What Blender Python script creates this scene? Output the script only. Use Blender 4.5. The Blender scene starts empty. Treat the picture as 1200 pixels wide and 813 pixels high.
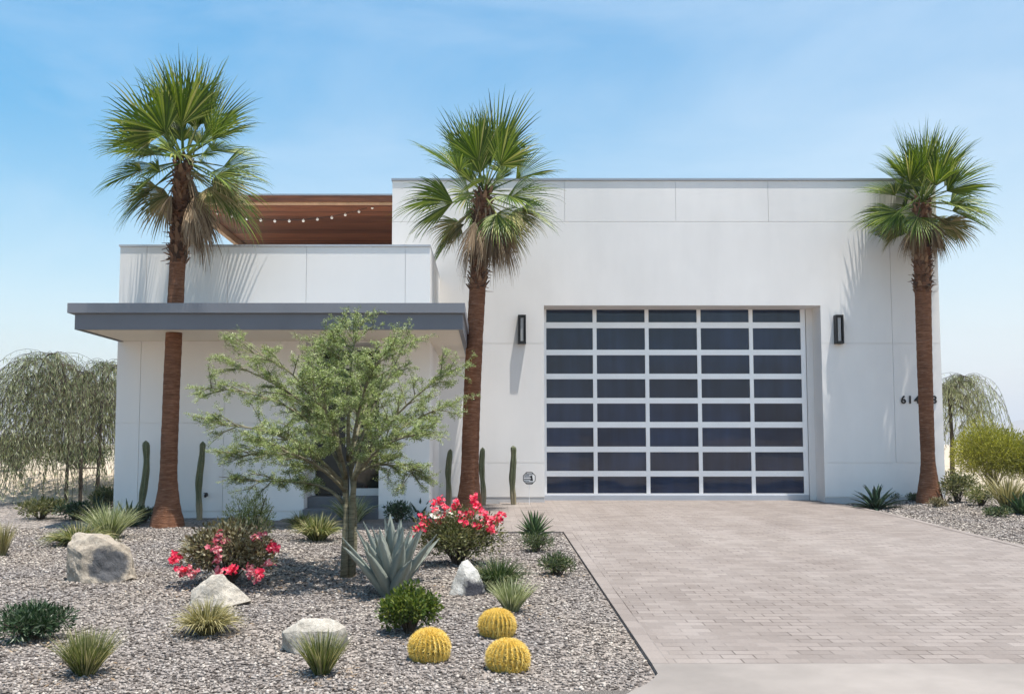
import bpy, bmesh, math, random
import numpy as np
from mathutils import Vector, Matrix, noise
R = math.radians
PI = math.pi
scene = bpy.context.scene
COL = scene.collection

# ------------------------------------------------------------------ camera model
F, CU, CV, TH, HZ = 1100.0, 573.0, 443.0, R(4.0), 520.0
CAMZ = 1.13
CT, ST = math.cos(TH), math.sin(TH)

def P(u, v, Y):
    """world point on the plane at depth Y seen at photo pixel (u, v)"""
    a, b = (u - CU) / F, (CV - v) / F
    d = Vector((a, CT - b * ST, ST + b * CT))
    t = Y / d.y
    return Vector((d.x * t, Y, CAMZ + d.z * t))

def g(y):
    return -0.47 + 0.0266 * max(0.0, min(y, 18.5))

def G(u, v):
    """ground point under a photo pixel"""
    a, b = (u - CU) / F, (CV - v) / F
    d = Vector((a, CT - b * ST, ST + b * CT))
    lo, hi = 2.0, 60.0
    for _ in range(50):
        m = (lo + hi) / 2
        z = CAMZ + d.z * m / d.y
        if z > g(m): lo = m
        else: hi = m
    Y = lo
    return Vector((d.x * Y / d.y, Y, g(Y)))

# ------------------------------------------------------------------ mesh helper
class MB:
    def __init__(s):
        s.v = []; s.f = []; s.m = []; s.uv = None
    def add(s, vs, fs, mi=0):
        o = len(s.v)
        s.v.extend([tuple(p) for p in vs])
        s.f.extend([tuple(i + o for i in f) for f in fs])
        s.m.extend([mi] * len(fs))
    def box(s, x0, x1, y0, y1, z0, z1, mi=0):
        vs = [(x0,y0,z0),(x1,y0,z0),(x1,y1,z0),(x0,y1,z0),(x0,y0,z1),(x1,y0,z1),(x1,y1,z1),(x0,y1,z1)]
        s.add(vs, [(0,3,2,1),(4,5,6,7),(0,1,5,4),(1,2,6,5),(2,3,7,6),(3,0,4,7)], mi)
    def tube(s, pts, rad, n=8, mi=0, cap=True):
        pts = [Vector(p) for p in pts]
        rings = []
        ref = Vector((0.31, 0.2, 1)).normalized()
        prev = None
        for i, p in enumerate(pts):
            if i == 0: t = pts[1] - pts[0]
            elif i == len(pts) - 1: t = pts[-1] - pts[-2]
            else: t = pts[i+1] - pts[i-1]
            if t.length < 1e-9: t = Vector((0,0,1))
            t.normalize()
            if prev is None:
                a = t.cross(Vector((1,0,0)) if abs(t.z) > .8 else Vector((0,0,1))).normalized()
            else:
                a = (prev - t * prev.dot(t))
                a = a.normalized() if a.length > 1e-6 else t.cross(ref).normalized()
            prev = a
            b = t.cross(a)
            r = rad[i] if hasattr(rad, '__len__') else rad
            rings.append([p + (a * math.cos(2*PI*k/n) + b * math.sin(2*PI*k/n)) * r for k in range(n)])
        vs = [q for ring in rings for q in ring]
        fs = []
        for i in range(len(rings) - 1):
            for k in range(n):
                fs.append((i*n+k, i*n+(k+1) % n, (i+1)*n+(k+1) % n, (i+1)*n+k))
        if cap:
            fs.append(tuple(reversed(range(n))))
            fs.append(tuple((len(rings)-1)*n + k for k in range(n)))
        s.add(vs, fs, mi)
    def strip(s, pts, wid, side, mi=0, fold=0.0, up=None):
        """ribbon along pts, half widths wid, side vector(s)"""
        n = len(pts); vs = []; fs = []
        if fold:
            for p, w in zip(pts, wid):
                vs += [p - side*w, p + up*(fold*w), p + side*w]
            for i in range(n-1):
                fs += [(3*i,3*i+1,3*i+4,3*i+3),(3*i+1,3*i+2,3*i+5,3*i+4)]
        else:
            for p, w in zip(pts, wid):
                vs += [p - side*w, p + side*w]
            for i in range(n-1):
                fs.append((2*i,2*i+1,2*i+3,2*i+2))
        s.add(vs, fs, mi)
    def quad_leaf(s, p, d, side, L, W, mi=0):
        """diamond shaped leaf"""
        s.add([p, p + d*(L*.45) + side*W, p + d*L, p + d*(L*.45) - side*W], [(0,1,2,3)], mi)
    def build(s, name, mat, parent=None, smooth=False, origin=None):
        me = bpy.data.meshes.new(name)
        vs = s.v
        if origin is not None:
            ox, oy, oz = origin
            vs = [(x-ox, y-oy, z-oz) for x, y, z in s.v]
        me.from_pydata(vs, [], s.f)
        mats = mat if isinstance(mat, (list, tuple)) else [mat]
        for m in mats: me.materials.append(m)
        if len(mats) > 1: me.polygons.foreach_set('material_index', s.m)
        if smooth: me.polygons.foreach_set('use_smooth', [True]*len(me.polygons))
        me.update()
        o = bpy.data.objects.new(name, me)
        COL.objects.link(o)
        if origin is not None: o.location = origin
        if parent is not None:
            o.parent = parent
            if origin is None:
                # geometry was given in the space of the parent
                pass
        return o

def bevel(o, w=0.01, seg=2):
    m = o.modifiers.new('bevel', 'BEVEL'); m.width = w; m.segments = seg; m.limit_method = 'ANGLE'
    m.harden_normals = False
    return o

def tag(o, label, cat, group=None, kind=None):
    o['label'] = label; o['category'] = cat
    if group: o['group'] = group
    if kind: o['kind'] = kind
    return o

def thing(name, loc, label, cat, group=None, rz=0):
    o = bpy.data.objects.new(name, None); COL.objects.link(o)
    o.empty_display_size = .2
    o.location = loc; o.rotation_euler = (0, 0, rz)
    return tag(o, label, cat, group)

def struct(o, kind='structure'):
    o['kind'] = kind
    return o

def copy_tree(src, loc, label, rz=0, scale=1.0):
    r = src.copy(); COL.objects.link(r)
    r.location = loc; r.rotation_euler = (0, 0, rz); r.scale = (scale,)*3 if not hasattr(scale, '__len__') else scale
    r['label'] = label
    for ch in list(src.children):
        c = ch.copy(); COL.objects.link(c); c.parent = r
        for gc in ch.children:
            d = gc.copy(); COL.objects.link(d); d.parent = c
    return r

# ------------------------------------------------------------------ materials
def mat(name):
    m = bpy.data.materials.new(name); m.use_nodes = True
    nt = m.node_tree; b = nt.nodes['Principled BSDF']
    return m, nt, b
def N(nt, t, **k):
    n = nt.nodes.new(t)
    for a, v in k.items(): setattr(n, a, v)
    return n
def ramp(nt, stops, interp='LINEAR'):
    r = N(nt, 'ShaderNodeValToRGB'); cr = r.color_ramp; cr.interpolation = interp
    while len(cr.elements) < len(stops): cr.elements.new(.5)
    for e, (p, c) in zip(cr.elements, stops):
        e.position = p; e.color = (*c, 1) if len(c) == 3 else c
    return r
def noise_tex(nt, scale, detail=4, rough=.55, coord=None, dist=0):
    n = N(nt, 'ShaderNodeTexNoise'); n.inputs['Scale'].default_value = scale
    n.inputs['Detail'].default_value = detail; n.inputs['Roughness'].default_value = rough
    n.inputs['Distortion'].default_value = dist
    if coord is not None: nt.links.new(coord, n.inputs['Vector'])
    return n
def bump(nt, b, height, strength=.3, dist=.01):
    n = N(nt, 'ShaderNodeBump'); n.inputs['Strength'].default_value = strength; n.inputs['Distance'].default_value = dist
    nt.links.new(height, n.inputs['Height']); nt.links.new(n.outputs[0], b.inputs['Normal'])
    return n
def pos(nt): return N(nt, 'ShaderNodeNewGeometry').outputs['Position']
def obj_co(nt): return N(nt, 'ShaderNodeTexCoord').outputs['Object']
def scaled(nt, co, s):
    m = N(nt, 'ShaderNodeMapping'); m.inputs['Scale'].default_value = s
    nt.links.new(co, m.inputs['Vector']); return m.outputs[0]
def mixc(nt, fac, a, b, mode='MIX'):
    m = N(nt, 'ShaderNodeMix', data_type='RGBA', blend_type=mode)
    for sock, val in ((m.inputs[0], fac), (m.inputs[6], a), (m.inputs[7], b)):
        if isinstance(val, bpy.types.NodeSocket): nt.links.new(val, sock)
        elif isinstance(val, (int, float)): sock.default_value = val
        else: sock.default_value = (*val, 1)
    return m.outputs[2]

def leafmat(name, stops, transl=.3, rough=.5, spec=.35):
    m, nt, b = mat(name)
    geo = N(nt, 'ShaderNodeNewGeometry')
    cr = ramp(nt, stops); nt.links.new(geo.outputs['Random Per Island'], cr.inputs[0])
    n = noise_tex(nt, 6, 2, coord=geo.outputs['Position'])
    c = mixc(nt, .35, cr.outputs[0], n.outputs[0], 'OVERLAY') if False else cr.outputs[0]
    nt.links.new(c, b.inputs['Base Color'])
    b.inputs['Roughness'].default_value = rough
    b.inputs['Specular IOR Level'].default_value = spec
    t = N(nt, 'ShaderNodeBsdfTranslucent'); 
    hs = N(nt, 'ShaderNodeHueSaturation'); hs.inputs['Saturation'].default_value = 1.15; hs.inputs['Value'].default_value = 1.35
    nt.links.new(c, hs.inputs['Color']); nt.links.new(hs.outputs[0], t.inputs[0])
    mx = N(nt, 'ShaderNodeMixShader'); mx.inputs[0].default_value = transl
    nt.links.new(b.outputs[0], mx.inputs[1]); nt.links.new(t.outputs[0], mx.inputs[2])
    nt.links.new(mx.outputs[0], nt.nodes['Material Output'].inputs[0])
    return m

def simple(name, c, rough=.5, metal=0, var=.08, sc=8, bmp=0, spec=.5):
    m, nt, b = mat(name)
    co = pos(nt)
    n = noise_tex(nt, sc, 5, .6, co)
    cr = ramp(nt, [(.3, tuple(x*(1-var) for x in c)), (.7, tuple(min(1, x*(1+var)) for x in c))])
    nt.links.new(n.outputs[0], cr.inputs[0]); nt.links.new(cr.outputs[0], b.inputs['Base Color'])
    b.inputs['Roughness'].default_value = rough; b.inputs['Metallic'].default_value = metal
    b.inputs['Specular IOR Level'].default_value = spec
    if bmp: bump(nt, b, n.outputs[0], bmp, .01)
    return m

def stucco(name, c, dirt=.05):
    m, nt, b = mat(name); co = pos(nt)
    fine = noise_tex(nt, 90, 4, .7, co)
    big = noise_tex(nt, .55, 5, .6, scaled(nt, co, (1, 1, .7)))
    stv = noise_tex(nt, 1.6, 6, .65, scaled(nt, co, (1.6, 1.6, .22)))
    cr = ramp(nt, [(.32, tuple(x*(1-dirt*1.6) for x in c)), (.62, c)])
    nt.links.new(big.outputs[0], cr.inputs[0])
    cr2 = ramp(nt, [(.3, (1-dirt*.6,)*3), (.6, (1,1,1))]); nt.links.new(stv.outputs[0], cr2.inputs[0])
    o = mixc(nt, 1.0, cr.outputs[0], cr2.outputs[0], 'MULTIPLY')
    nt.links.new(o, b.inputs['Base Color'])
    b.inputs['Roughness'].default_value = .85; b.inputs['Specular IOR Level'].default_value = .2
    bump(nt, b, fine.outputs[0], .25, .004)
    return m

M = {}
M['stucco'] = stucco('white_stucco', (.83, .805, .785), .06)
M['panel'] = stucco('white_panel', (.84, .82, .80), .03)
M['skirt'] = stucco('skirt_stucco', (.55, .54, .54), .08)
M['soffit'] = stucco('cream_soffit', (.80, .74, .64), .02)
M['grey_fascia'] = simple('grey_fascia', (.20, .203, .225), .45, .2, .05, 2)
M['grey_fascia2'] = simple('grey_fascia_dark', (.145, .147, .168), .45, .2, .05, 2)
M['cap'] = simple('parapet_cap_metal', (.36, .37, .40), .4, .6, .04)
M['alu'] = simple('garage_aluminium', (.86, .86, .88), .38, .3, .03, 3)
M['alu_dark'] = simple('garage_bottom_rail', (.47, .49, .54), .4, .5, .04, 3)
M['rubber'] = simple('rubber', (.02, .02, .022), .8)
M['black'] = simple('black_metal', (.014, .014, .016), .4, .4)
M['darkint'] = simple('dark_interior', (.02, .02, .024), .9)
M['concrete'] = stucco('concrete', (.275, .245, .222), .2)
M['step'] = simple('grey_step', (.15, .155, .17), .85, 0, .12, 5, .1)
M['white_paint'] = simple('white_paint', (.78, .78, .78), .5, 0, .03)

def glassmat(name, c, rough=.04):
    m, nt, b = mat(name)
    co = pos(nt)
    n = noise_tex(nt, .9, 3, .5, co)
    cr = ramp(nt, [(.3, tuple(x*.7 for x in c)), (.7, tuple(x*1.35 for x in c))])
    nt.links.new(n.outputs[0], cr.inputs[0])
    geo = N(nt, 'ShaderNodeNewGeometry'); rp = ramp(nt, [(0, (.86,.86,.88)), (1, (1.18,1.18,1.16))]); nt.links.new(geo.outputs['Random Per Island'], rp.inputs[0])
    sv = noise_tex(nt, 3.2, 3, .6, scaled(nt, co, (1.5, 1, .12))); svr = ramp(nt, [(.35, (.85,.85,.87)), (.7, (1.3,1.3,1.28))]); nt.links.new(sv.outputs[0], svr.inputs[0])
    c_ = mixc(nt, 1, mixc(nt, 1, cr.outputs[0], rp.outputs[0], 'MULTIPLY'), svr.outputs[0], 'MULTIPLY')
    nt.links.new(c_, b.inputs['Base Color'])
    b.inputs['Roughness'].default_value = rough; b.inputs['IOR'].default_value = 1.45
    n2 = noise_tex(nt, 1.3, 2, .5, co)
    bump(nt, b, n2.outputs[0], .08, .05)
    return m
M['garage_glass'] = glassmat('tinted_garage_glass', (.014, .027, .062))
M['door_glass'] = glassmat('door_glass', (.008, .011, .012), .03)
M['lamp_glass'] = simple('frosted_lamp_glass', (.35, .35, .36), .3)

def gravelmat():
    m, nt, b = mat('gravel'); co = pos(nt)
    v = N(nt, 'ShaderNodeTexVoronoi'); v.inputs['Scale'].default_value = 42
    nt.links.new(co, v.inputs['Vector'])
    sep = N(nt, 'ShaderNodeSeparateColor'); nt.links.new(v.outputs['Color'], sep.inputs[0])
    cr = ramp(nt, [(0, (.05,.042,.037)), (.25, (.13,.112,.10)), (.55, (.235,.205,.185)), (.85, (.34,.30,.27)), (1, (.44,.40,.36))])
    nt.links.new(sep.outputs[0], cr.inputs[0])
    dk = ramp(nt, [(.25, (1,1,1)), (.8, (.35,.33,.33))]); 
    mul = N(nt, 'ShaderNodeMath', operation='MULTIPLY'); mul.inputs[1].default_value = 1.0
    nt.links.new(v.outputs['Distance'], dk.inputs[0])
    big = noise_tex(nt, .8, 4, .6, co)
    bigr = ramp(nt, [(.35, (.84,.83,.84)), (.65, (1.04,1.0,.95))]); nt.links.new(big.outputs[0], bigr.inputs[0])
    c = mixc(nt, 1, cr.outputs[0], bigr.outputs[0], 'MULTIPLY')
    nt.links.new(c, b.inputs['Base Color']); b.inputs['Roughness'].default_value = .9
    inv = N(nt, 'ShaderNodeMath', operation='SUBTRACT'); inv.inputs[0].default_value = 1.0
    nt.links.new(v.outputs['Distance'], inv.inputs[1])
    bump(nt, b, inv.outputs[0], 1.0, .022)
    return m
M['gravel'] = gravelmat()
def stonemat():
    m, nt, b = mat('gravel_stone')
    geo = N(nt, 'ShaderNodeNewGeometry')
    cr = ramp(nt, [(0, (.045,.036,.031)), (.2, (.12,.10,.088)), (.45, (.22,.195,.178)), (.8, (.32,.285,.26)), (1, (.48,.44,.395))])
    nt.links.new(geo.outputs['Random Per Island'], cr.inputs[0])
    big = noise_tex(nt, .8, 4, .6, geo.outputs['Position'])
    bigr = ramp(nt, [(.35, (.86,.85,.86)), (.65, (1.04,1.0,.94))]); nt.links.new(big.outputs[0], bigr.inputs[0])
    c = mixc(nt, 1, cr.outputs[0], bigr.outputs[0], 'MULTIPLY')
    nt.links.new(c, b.inputs['Base Color']); b.inputs['Roughness'].default_value = .85
    return m
M['stone'] = stonemat()

def sandmat():
    m, nt, b = mat('desert_sand'); co = pos(nt)
    n = noise_tex(nt, .35, 6, .65, co); f = noise_tex(nt, 18, 5, .7, co)
    cr = ramp(nt, [(.3, (.36,.29,.21)), (.7, (.55,.46,.35))]); nt.links.new(n.outputs[0], cr.inputs[0])
    cr2 = ramp(nt, [(.35, (.75,.75,.75)), (.6, (1,1,1))]); nt.links.new(f.outputs[0], cr2.inputs[0])
    nt.links.new(mixc(nt, 1, cr.outputs[0], cr2.outputs[0], 'MULTIPLY'), b.inputs['Base Color'])
    b.inputs['Roughness'].default_value = .95; bump(nt, b, f.outputs[0], .5, .03)
    return m
M['sand'] = sandmat()

def pavermat(name, uv=False, bw=.22, rh=.11):
    m, nt, b = mat(name)
    co = N(nt, 'ShaderNodeTexCoord').outputs['UV'] if uv else pos(nt)
    wp = pos(nt)
    # slight irregularity of the joints
    wn = noise_tex(nt, 5, 2, .5, wp)
    sub = N(nt, 'ShaderNodeVectorMath', operation='MULTIPLY_ADD')
    nt.links.new(wn.outputs['Color'], sub.inputs[0]); sub.inputs[1].default_value = (.006, .006, 0); nt.links.new(co, sub.inputs[2])
    br = N(nt, 'ShaderNodeTexBrick', offset=.5)
    nt.links.new(sub.outputs[0], br.inputs['Vector'])
    br.inputs['Scale'].default_value = 1
    br.inputs['Brick Width'].default_value = bw; br.inputs['Row Height'].default_value = rh
    br.inputs['Mortar Size'].default_value = .005; br.inputs['Mortar Smooth'].default_value = .35
    br.inputs['Bias'].default_value = 0
    br.inputs['Color1'].default_value = (.270, .237, .217, 1)
    br.inputs['Color2'].default_value = (.212, .184, .168, 1)
    br.inputs['Mortar'].default_value = (.085, .068, .06, 1)
    big = noise_tex(nt, .35, 6, .65, scaled(nt, wp, (.8, 1.3, 1)))
    br2 = ramp(nt, [(.3, (.89,.87,.86)), (.5, (.98,.97,.965)), (.7, (1.06,1.06,1.05))]); nt.links.new(big.outputs[0], br2.inputs[0])
    c1 = mixc(nt, 1, br.outputs['Color'], br2.outputs[0], 'MULTIPLY')
    fine = noise_tex(nt, 60, 5, .75, wp)
    fr = ramp(nt, [(.3, (.86,.86,.86)), (.7, (1.06,1.06,1.06))]); nt.links.new(fine.outputs[0], fr.inputs[0])
    c2 = mixc(nt, 1, c1, fr.outputs[0], 'MULTIPLY')
    tyre = noise_tex(nt, 1.0, 5, .65, scaled(nt, wp, (1.9, .22, 1))); tr_ = ramp(nt, [(.40, (1,1,1)), (.60, (.90,.885,.875))]); nt.links.new(tyre.outputs[0], tr_.inputs[0])
    c2 = mixc(nt, 1, c2, tr_.outputs[0], 'MULTIPLY')
    sp_n = noise_tex(nt, 1.7, 3, .5, wp); sp_r = ramp(nt, [(.70, (1,1,1)), (.76, (.80,.78,.77))]); nt.links.new(sp_n.outputs[0], sp_r.inputs[0])
    c2 = mixc(nt, 1, c2, sp_r.outputs[0], 'MULTIPLY')
    # sand washed into parts of the joints
    jn = noise_tex(nt, 2.2, 4, .6, wp)
    jr = ramp(nt, [(.42, (0,0,0)), (.6, (1,1,1))]); nt.links.new(jn.outputs[0], jr.inputs[0])
    mm = N(nt, 'ShaderNodeMath', operation='MULTIPLY'); nt.links.new(br.outputs['Fac'], mm.inputs[0]); nt.links.new(jr.outputs[0], mm.inputs[1])
    m3 = N(nt, 'ShaderNodeMath', operation='MULTIPLY'); nt.links.new(mm.outputs[0], m3.inputs[0]); m3.inputs[1].default_value = .85
    c3 = mixc(nt, m3.outputs[0], c2, (.24, .212, .193))
    nt.links.new(c3, b.inputs['Base Color']); b.inputs['Roughness'].default_value = .85; b.inputs['Specular IOR Level'].default_value = .25
    h = N(nt, 'ShaderNodeMath', operation='MULTIPLY_ADD'); nt.links.new(br.outputs['Fac'], h.inputs[0]); h.inputs[1].default_value = -1
    nt.links.new(fine.outputs[0], h.inputs[2])
    bump(nt, b, h.outputs[0], .5, .004)
    return m
M['paver'] = pavermat('concrete_pavers')
M['paver_edge'] = pavermat('edge_pavers', True, .23, .116)

def woodmat():
    m, nt, b = mat('stained_timber'); co = pos(nt)
    n = noise_tex(nt, 3, 5, .6, scaled(nt, co, (.5, 7, 7)))
    geo = N(nt, 'ShaderNodeNewGeometry')
    cr = ramp(nt, [(.3, (.12,.042,.02)), (.7, (.27,.10,.045))]); nt.links.new(n.outputs[0], cr.inputs[0])
    c2 = ramp(nt, [(0, (.55,.5,.48)), (1, (1.25,1.2,1.15))]); nt.links.new(geo.outputs['Random Per Island'], c2.inputs[0])
    nt.links.new(mixc(nt, 1, cr.outputs[0], c2.outputs[0], 'MULTIPLY'), b.inputs['Base Color'])
    b.inputs['Roughness'].default_value = .6
    return m
M['wood'] = woodmat()
M['wood_light'] = simple('light_timber', (.55, .36, .22), .6, 0, .15, 6)

def trunkmat(name, c1, c2, c3):
    m, nt, b = mat(name); co = obj_co(nt)
    n = noise_tex(nt, 5, 6, .7, scaled(nt, co, (1.2, 1.2, 9)), .5)
    n2 = noise_tex(nt, 1.3, 4, .6, co)
    cr = ramp(nt, [(.28, c1), (.5, c2), (.72, c3)]); nt.links.new(n.outputs[0], cr.inputs[0])
    v = noise_tex(nt, 9, 3, .7, scaled(nt, co, (.5, .5, 11)))
    vr = ramp(nt, [(.62, (0,0,0)), (.70, (1,1,1))]); nt.links.new(v.outputs[0], vr.inputs[0])
    big = ramp(nt, [(.3, (.72,.7,.7)), (.7, (1.1,1.05,1))]); nt.links.new(n2.outputs[0], big.inputs[0])
    c = mixc(nt, 1, cr.outputs[0], big.outputs[0], 'MULTIPLY')
    mm = N(nt, 'ShaderNodeMath', operation='MULTIPLY'); nt.links.new(vr.outputs[0], mm.inputs[0]); mm.inputs[1].default_value = .5
    c = mixc(nt, mm.outputs[0], c, (.52,.36,.26))
    nt.links.new(c, b.inputs['Base Color']); b.inputs['Roughness'].default_value = .9; b.inputs['Specular IOR Level'].default_value = .15
    bump(nt, b, n.outputs[0], .9, .02)
    return m
M['palm_trunk'] = trunkmat('palm_trunk', (.085,.042,.026), (.20,.092,.052), (.33,.18,.115))
M['palm_boot'] = leafmat('palm_leaf_base', [(0, (.05,.028,.018)), (.5, (.15,.075,.045)), (1, (.28,.17,.10))], 0, .9)
M['bark'] = trunkmat('olive_bark', (.09,.085,.055), (.21,.20,.135), (.34,.32,.23))
M['bark_dark'] = simple('dark_bark', (.06,.045,.032), .9, 0, .3, 20, .4)
M['palm_leaf'] = leafmat('palm_leaf', [(0, (.032,.058,.010)), (.35, (.065,.115,.015)), (.72, (.145,.205,.028)), (.94, (.28,.32,.07)), (1, (.46,.42,.17))], .22, .5, .3)
M['palm_leaf_old'] = leafmat('palm_leaf_old', [(0, (.09,.11,.03)), (.4, (.17,.18,.06)), (.8, (.30,.26,.12)), (1, (.40,.31,.17))], .25, .6)
M['palm_dead'] = leafmat('palm_leaf_dead', [(0, (.10,.065,.04)), (.5, (.26,.18,.11)), (1, (.42,.33,.23))], .15, .8)
M['tree_leaf'] = leafmat('feathery_leaf', [(0, (.08,.11,.03)), (.5, (.21,.26,.085)), (.85, (.36,.42,.19)), (1, (.58,.62,.38))], .42, .5)
M['weep_leaf'] = leafmat('weeping_leaf', [(0, (.13,.15,.07)), (.5, (.30,.33,.17)), (.85, (.46,.48,.29)), (1, (.60,.60,.42))], .45, .6)
M['olive_leaf'] = leafmat('olive_leaf', [(0, (.04,.05,.015)), (.5, (.12,.13,.045)), (1, (.26,.24,.12))], .3, .5)
M['lime_leaf'] = leafmat('lime_leaf', [(0, (.12,.13,.02)), (.5, (.23,.235,.04)), (1, (.38,.37,.10))], .45, .6)
M['ltgreen'] = leafmat('fine_light_leaf', [(0, (.09,.12,.03)), (.5, (.20,.23,.07)), (1, (.36,.37,.16))], .35, .6)
M['bright_leaf'] = leafmat('bright_leaf', [(0, (.03,.06,.012)), (.5, (.085,.125,.022)), (1, (.22,.25,.06))], .3, .4)
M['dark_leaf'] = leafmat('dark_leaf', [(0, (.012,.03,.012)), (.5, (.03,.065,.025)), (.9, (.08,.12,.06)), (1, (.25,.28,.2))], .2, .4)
M['brown_leaf'] = leafmat('bronze_leaf', [(0, (.07,.04,.02)), (.4, (.15,.13,.06)), (.8, (.26,.23,.13)), (1, (.42,.38,.26))], .3, .5)
M['grass_g'] = leafmat('grass_green', [(0, (.05,.065,.02)), (.45, (.12,.145,.04)), (.72, (.25,.25,.10)), (1, (.50,.43,.24))], .3, .5)
M['grass_d'] = leafmat('grass_dark', [(0, (.02,.04,.015)), (.5, (.055,.085,.03)), (.85, (.12,.15,.06)), (1, (.30,.28,.15))], .25, .5)
M['grass_y'] = leafmat('grass_straw', [(0, (.12,.11,.04)), (.5, (.27,.24,.10)), (1, (.52,.46,.26))], .3, .6)
M['grass_v'] = leafmat('grass_variegated', [(0, (.11,.14,.05)), (.5, (.26,.29,.13)), (1, (.58,.58,.38))], .3, .5)
M['agave'] = leafmat('agave_leaf', [(0, (.19,.215,.19)), (1, (.30,.325,.285))], .04, .55, .3)
M['agave_green'] = leafmat('green_agave_leaf', [(0, (.03,.065,.025)), (.5, (.06,.11,.04)), (1, (.14,.19,.08))], .1, .45)
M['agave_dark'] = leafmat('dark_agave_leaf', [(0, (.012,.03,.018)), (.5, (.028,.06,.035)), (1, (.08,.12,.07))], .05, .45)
def cactusmat():
    m, nt, b = mat('cactus_skin'); co = obj_co(nt)
    sp = N(nt, 'ShaderNodeSeparateXYZ'); nt.links.new(co, sp.inputs[0])
    n = noise_tex(nt, 14, 5, .7, scaled(nt, co, (1, 1, .5)))
    ad = N(nt, 'ShaderNodeMath', operation='MULTIPLY_ADD'); nt.links.new(n.outputs[0], ad.inputs[0]); ad.inputs[1].default_value = .9; nt.links.new(sp.outputs['Z'], ad.inputs[2])
    cork = ramp(nt, [(.55, (.30,.25,.17)), (.85, (.10,.115,.06))]); nt.links.new(ad.outputs[0], cork.inputs[0])
    v = ramp(nt, [(.3, (.75,.8,.75)), (.7, (1.3,1.2,1.1))]); nt.links.new(n.outputs[0], v.inputs[0])
    nt.links.new(mixc(nt, 1, cork.outputs[0], v.outputs[0], 'MULTIPLY'), b.inputs['Base Color']); b.inputs['Roughness'].default_value = .7
    return m
M['cactus'] = cactusmat()
M['barrel_skin'] = simple('barrel_cactus_skin', (.15,.13,.035), .7, 0, .3, 20)
M['spine'] = leafmat('golden_spines', [(0, (.58,.36,.05)), (.5, (.88,.64,.12)), (1, (.95,.82,.34))], .15, .5)
M['spine_pale'] = simple('pale_spines', (.48,.45,.33), .7)
M['flower'] = leafmat('pink_petals', [(0, (.55,.02,.07)), (.5, (.80,.05,.13)), (.85, (.85,.16,.20)), (1, (.88,.38,.38))], .35, .5)
M['flower_pale'] = leafmat('faded_petals', [(0, (.35,.04,.07)), (.6, (.60,.16,.20)), (1, (.75,.50,.46))], .3, .6)
M['flower_white'] = leafmat('white_petals', [(0, (.65,.62,.52)), (1, (.82,.80,.72))], .3, .5)

def rockmat(name, c, dark=None, centre=(0,0,0), rad=.2):
    m, nt, b = mat(name); co = obj_co(nt)
    n = noise_tex(nt, 4, 8, .7, co, .3); f = noise_tex(nt, 26, 6, .75, co)
    cr = ramp(nt, [(.3, tuple(x*.62 for x in c)), (.5, c), (.72, tuple(min(1,x*1.3) for x in c))])
    nt.links.new(n.outputs[0], cr.inputs[0]); out = cr.outputs[0]
    fr = ramp(nt, [(.35, (.72,.70,.68)), (.6, (1.05,1.05,1.05))]); nt.links.new(f.outputs[0], fr.inputs[0])
    out = mixc(nt, 1, out, fr.outputs[0], 'MULTIPLY')
    if dark:
        sb = N(nt, 'ShaderNodeVectorMath', operation='DISTANCE'); nt.links.new(co, sb.inputs[0]); sb.inputs[1].default_value = centre
        ad = N(nt, 'ShaderNodeMath', operation='MULTIPLY_ADD'); nt.links.new(n.outputs[0], ad.inputs[0]); ad.inputs[1].default_value = .28
        nt.links.new(sb.outputs['Value'], ad.inputs[2])
        rr = ramp(nt, [(rad+.10, (1,1,1)), (rad+.15, (0,0,0))]); nt.links.new(ad.outputs[0], rr.inputs[0])
        out = mixc(nt, rr.outputs[0], out, dark)
    nt.links.new(out, b.inputs['Base Color']); b.inputs['Roughness'].default_value = .9
    bump(nt, b, f.outputs[0], .8, .02)
    return m

# ------------------------------------------------------------------ world and sun
SUN = Vector((0.165, -0.135, 1.0)).normalized()      # towards the sun
elev = math.asin(SUN.z)
az = math.atan2(SUN.x, SUN.y)
w = bpy.data.worlds.new('World'); scene.world = w; w.use_nodes = True
nt = w.node_tree; bg = nt.nodes['Background']
sky = N(nt, 'ShaderNodeTexSky', sky_type='NISHITA'); sky.sun_disc = False
sky.sun_elevation = elev; sky.sun_rotation = az
sky.altitude = 100; sky.air_density = 1.35; sky.dust_density = 1.1; sky.ozone_density = 1.6
hs = N(nt, 'ShaderNodeHueSaturation'); hs.inputs['Saturation'].default_value = 1.55; hs.inputs['Hue'].default_value = .487; hs.inputs['Value'].default_value = 1.0
tc = N(nt, 'ShaderNodeTexCoord'); sp3 = N(nt, 'ShaderNodeSeparateXYZ'); nt.links.new(tc.outputs['Generated'], sp3.inputs[0])
# deeper blue higher up and away from the haze, paler and slightly lavender at the horizon
satr = ramp(nt, [(0, (.40,)*3), (.14, (.74,)*3), (.38, (1,)*3)]); nt.links.new(sp3.outputs['Z'], satr.inputs[0])
ms = N(nt, 'ShaderNodeMath', operation='MULTIPLY'); ms.inputs[1].default_value = 1.50; nt.links.new(satr.outputs[0], ms.inputs[0])
mx_ = N(nt, 'ShaderNodeMath', operation='MULTIPLY_ADD'); mx_.inputs[1].default_value = -.60; nt.links.new(sp3.outputs['X'], mx_.inputs[0]); nt.links.new(ms.outputs[0], mx_.inputs[2])
nt.links.new(mx_.outputs[0], hs.inputs['Saturation'])
nt.links.new(sky.outputs[0], hs.inputs['Color'])
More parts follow.
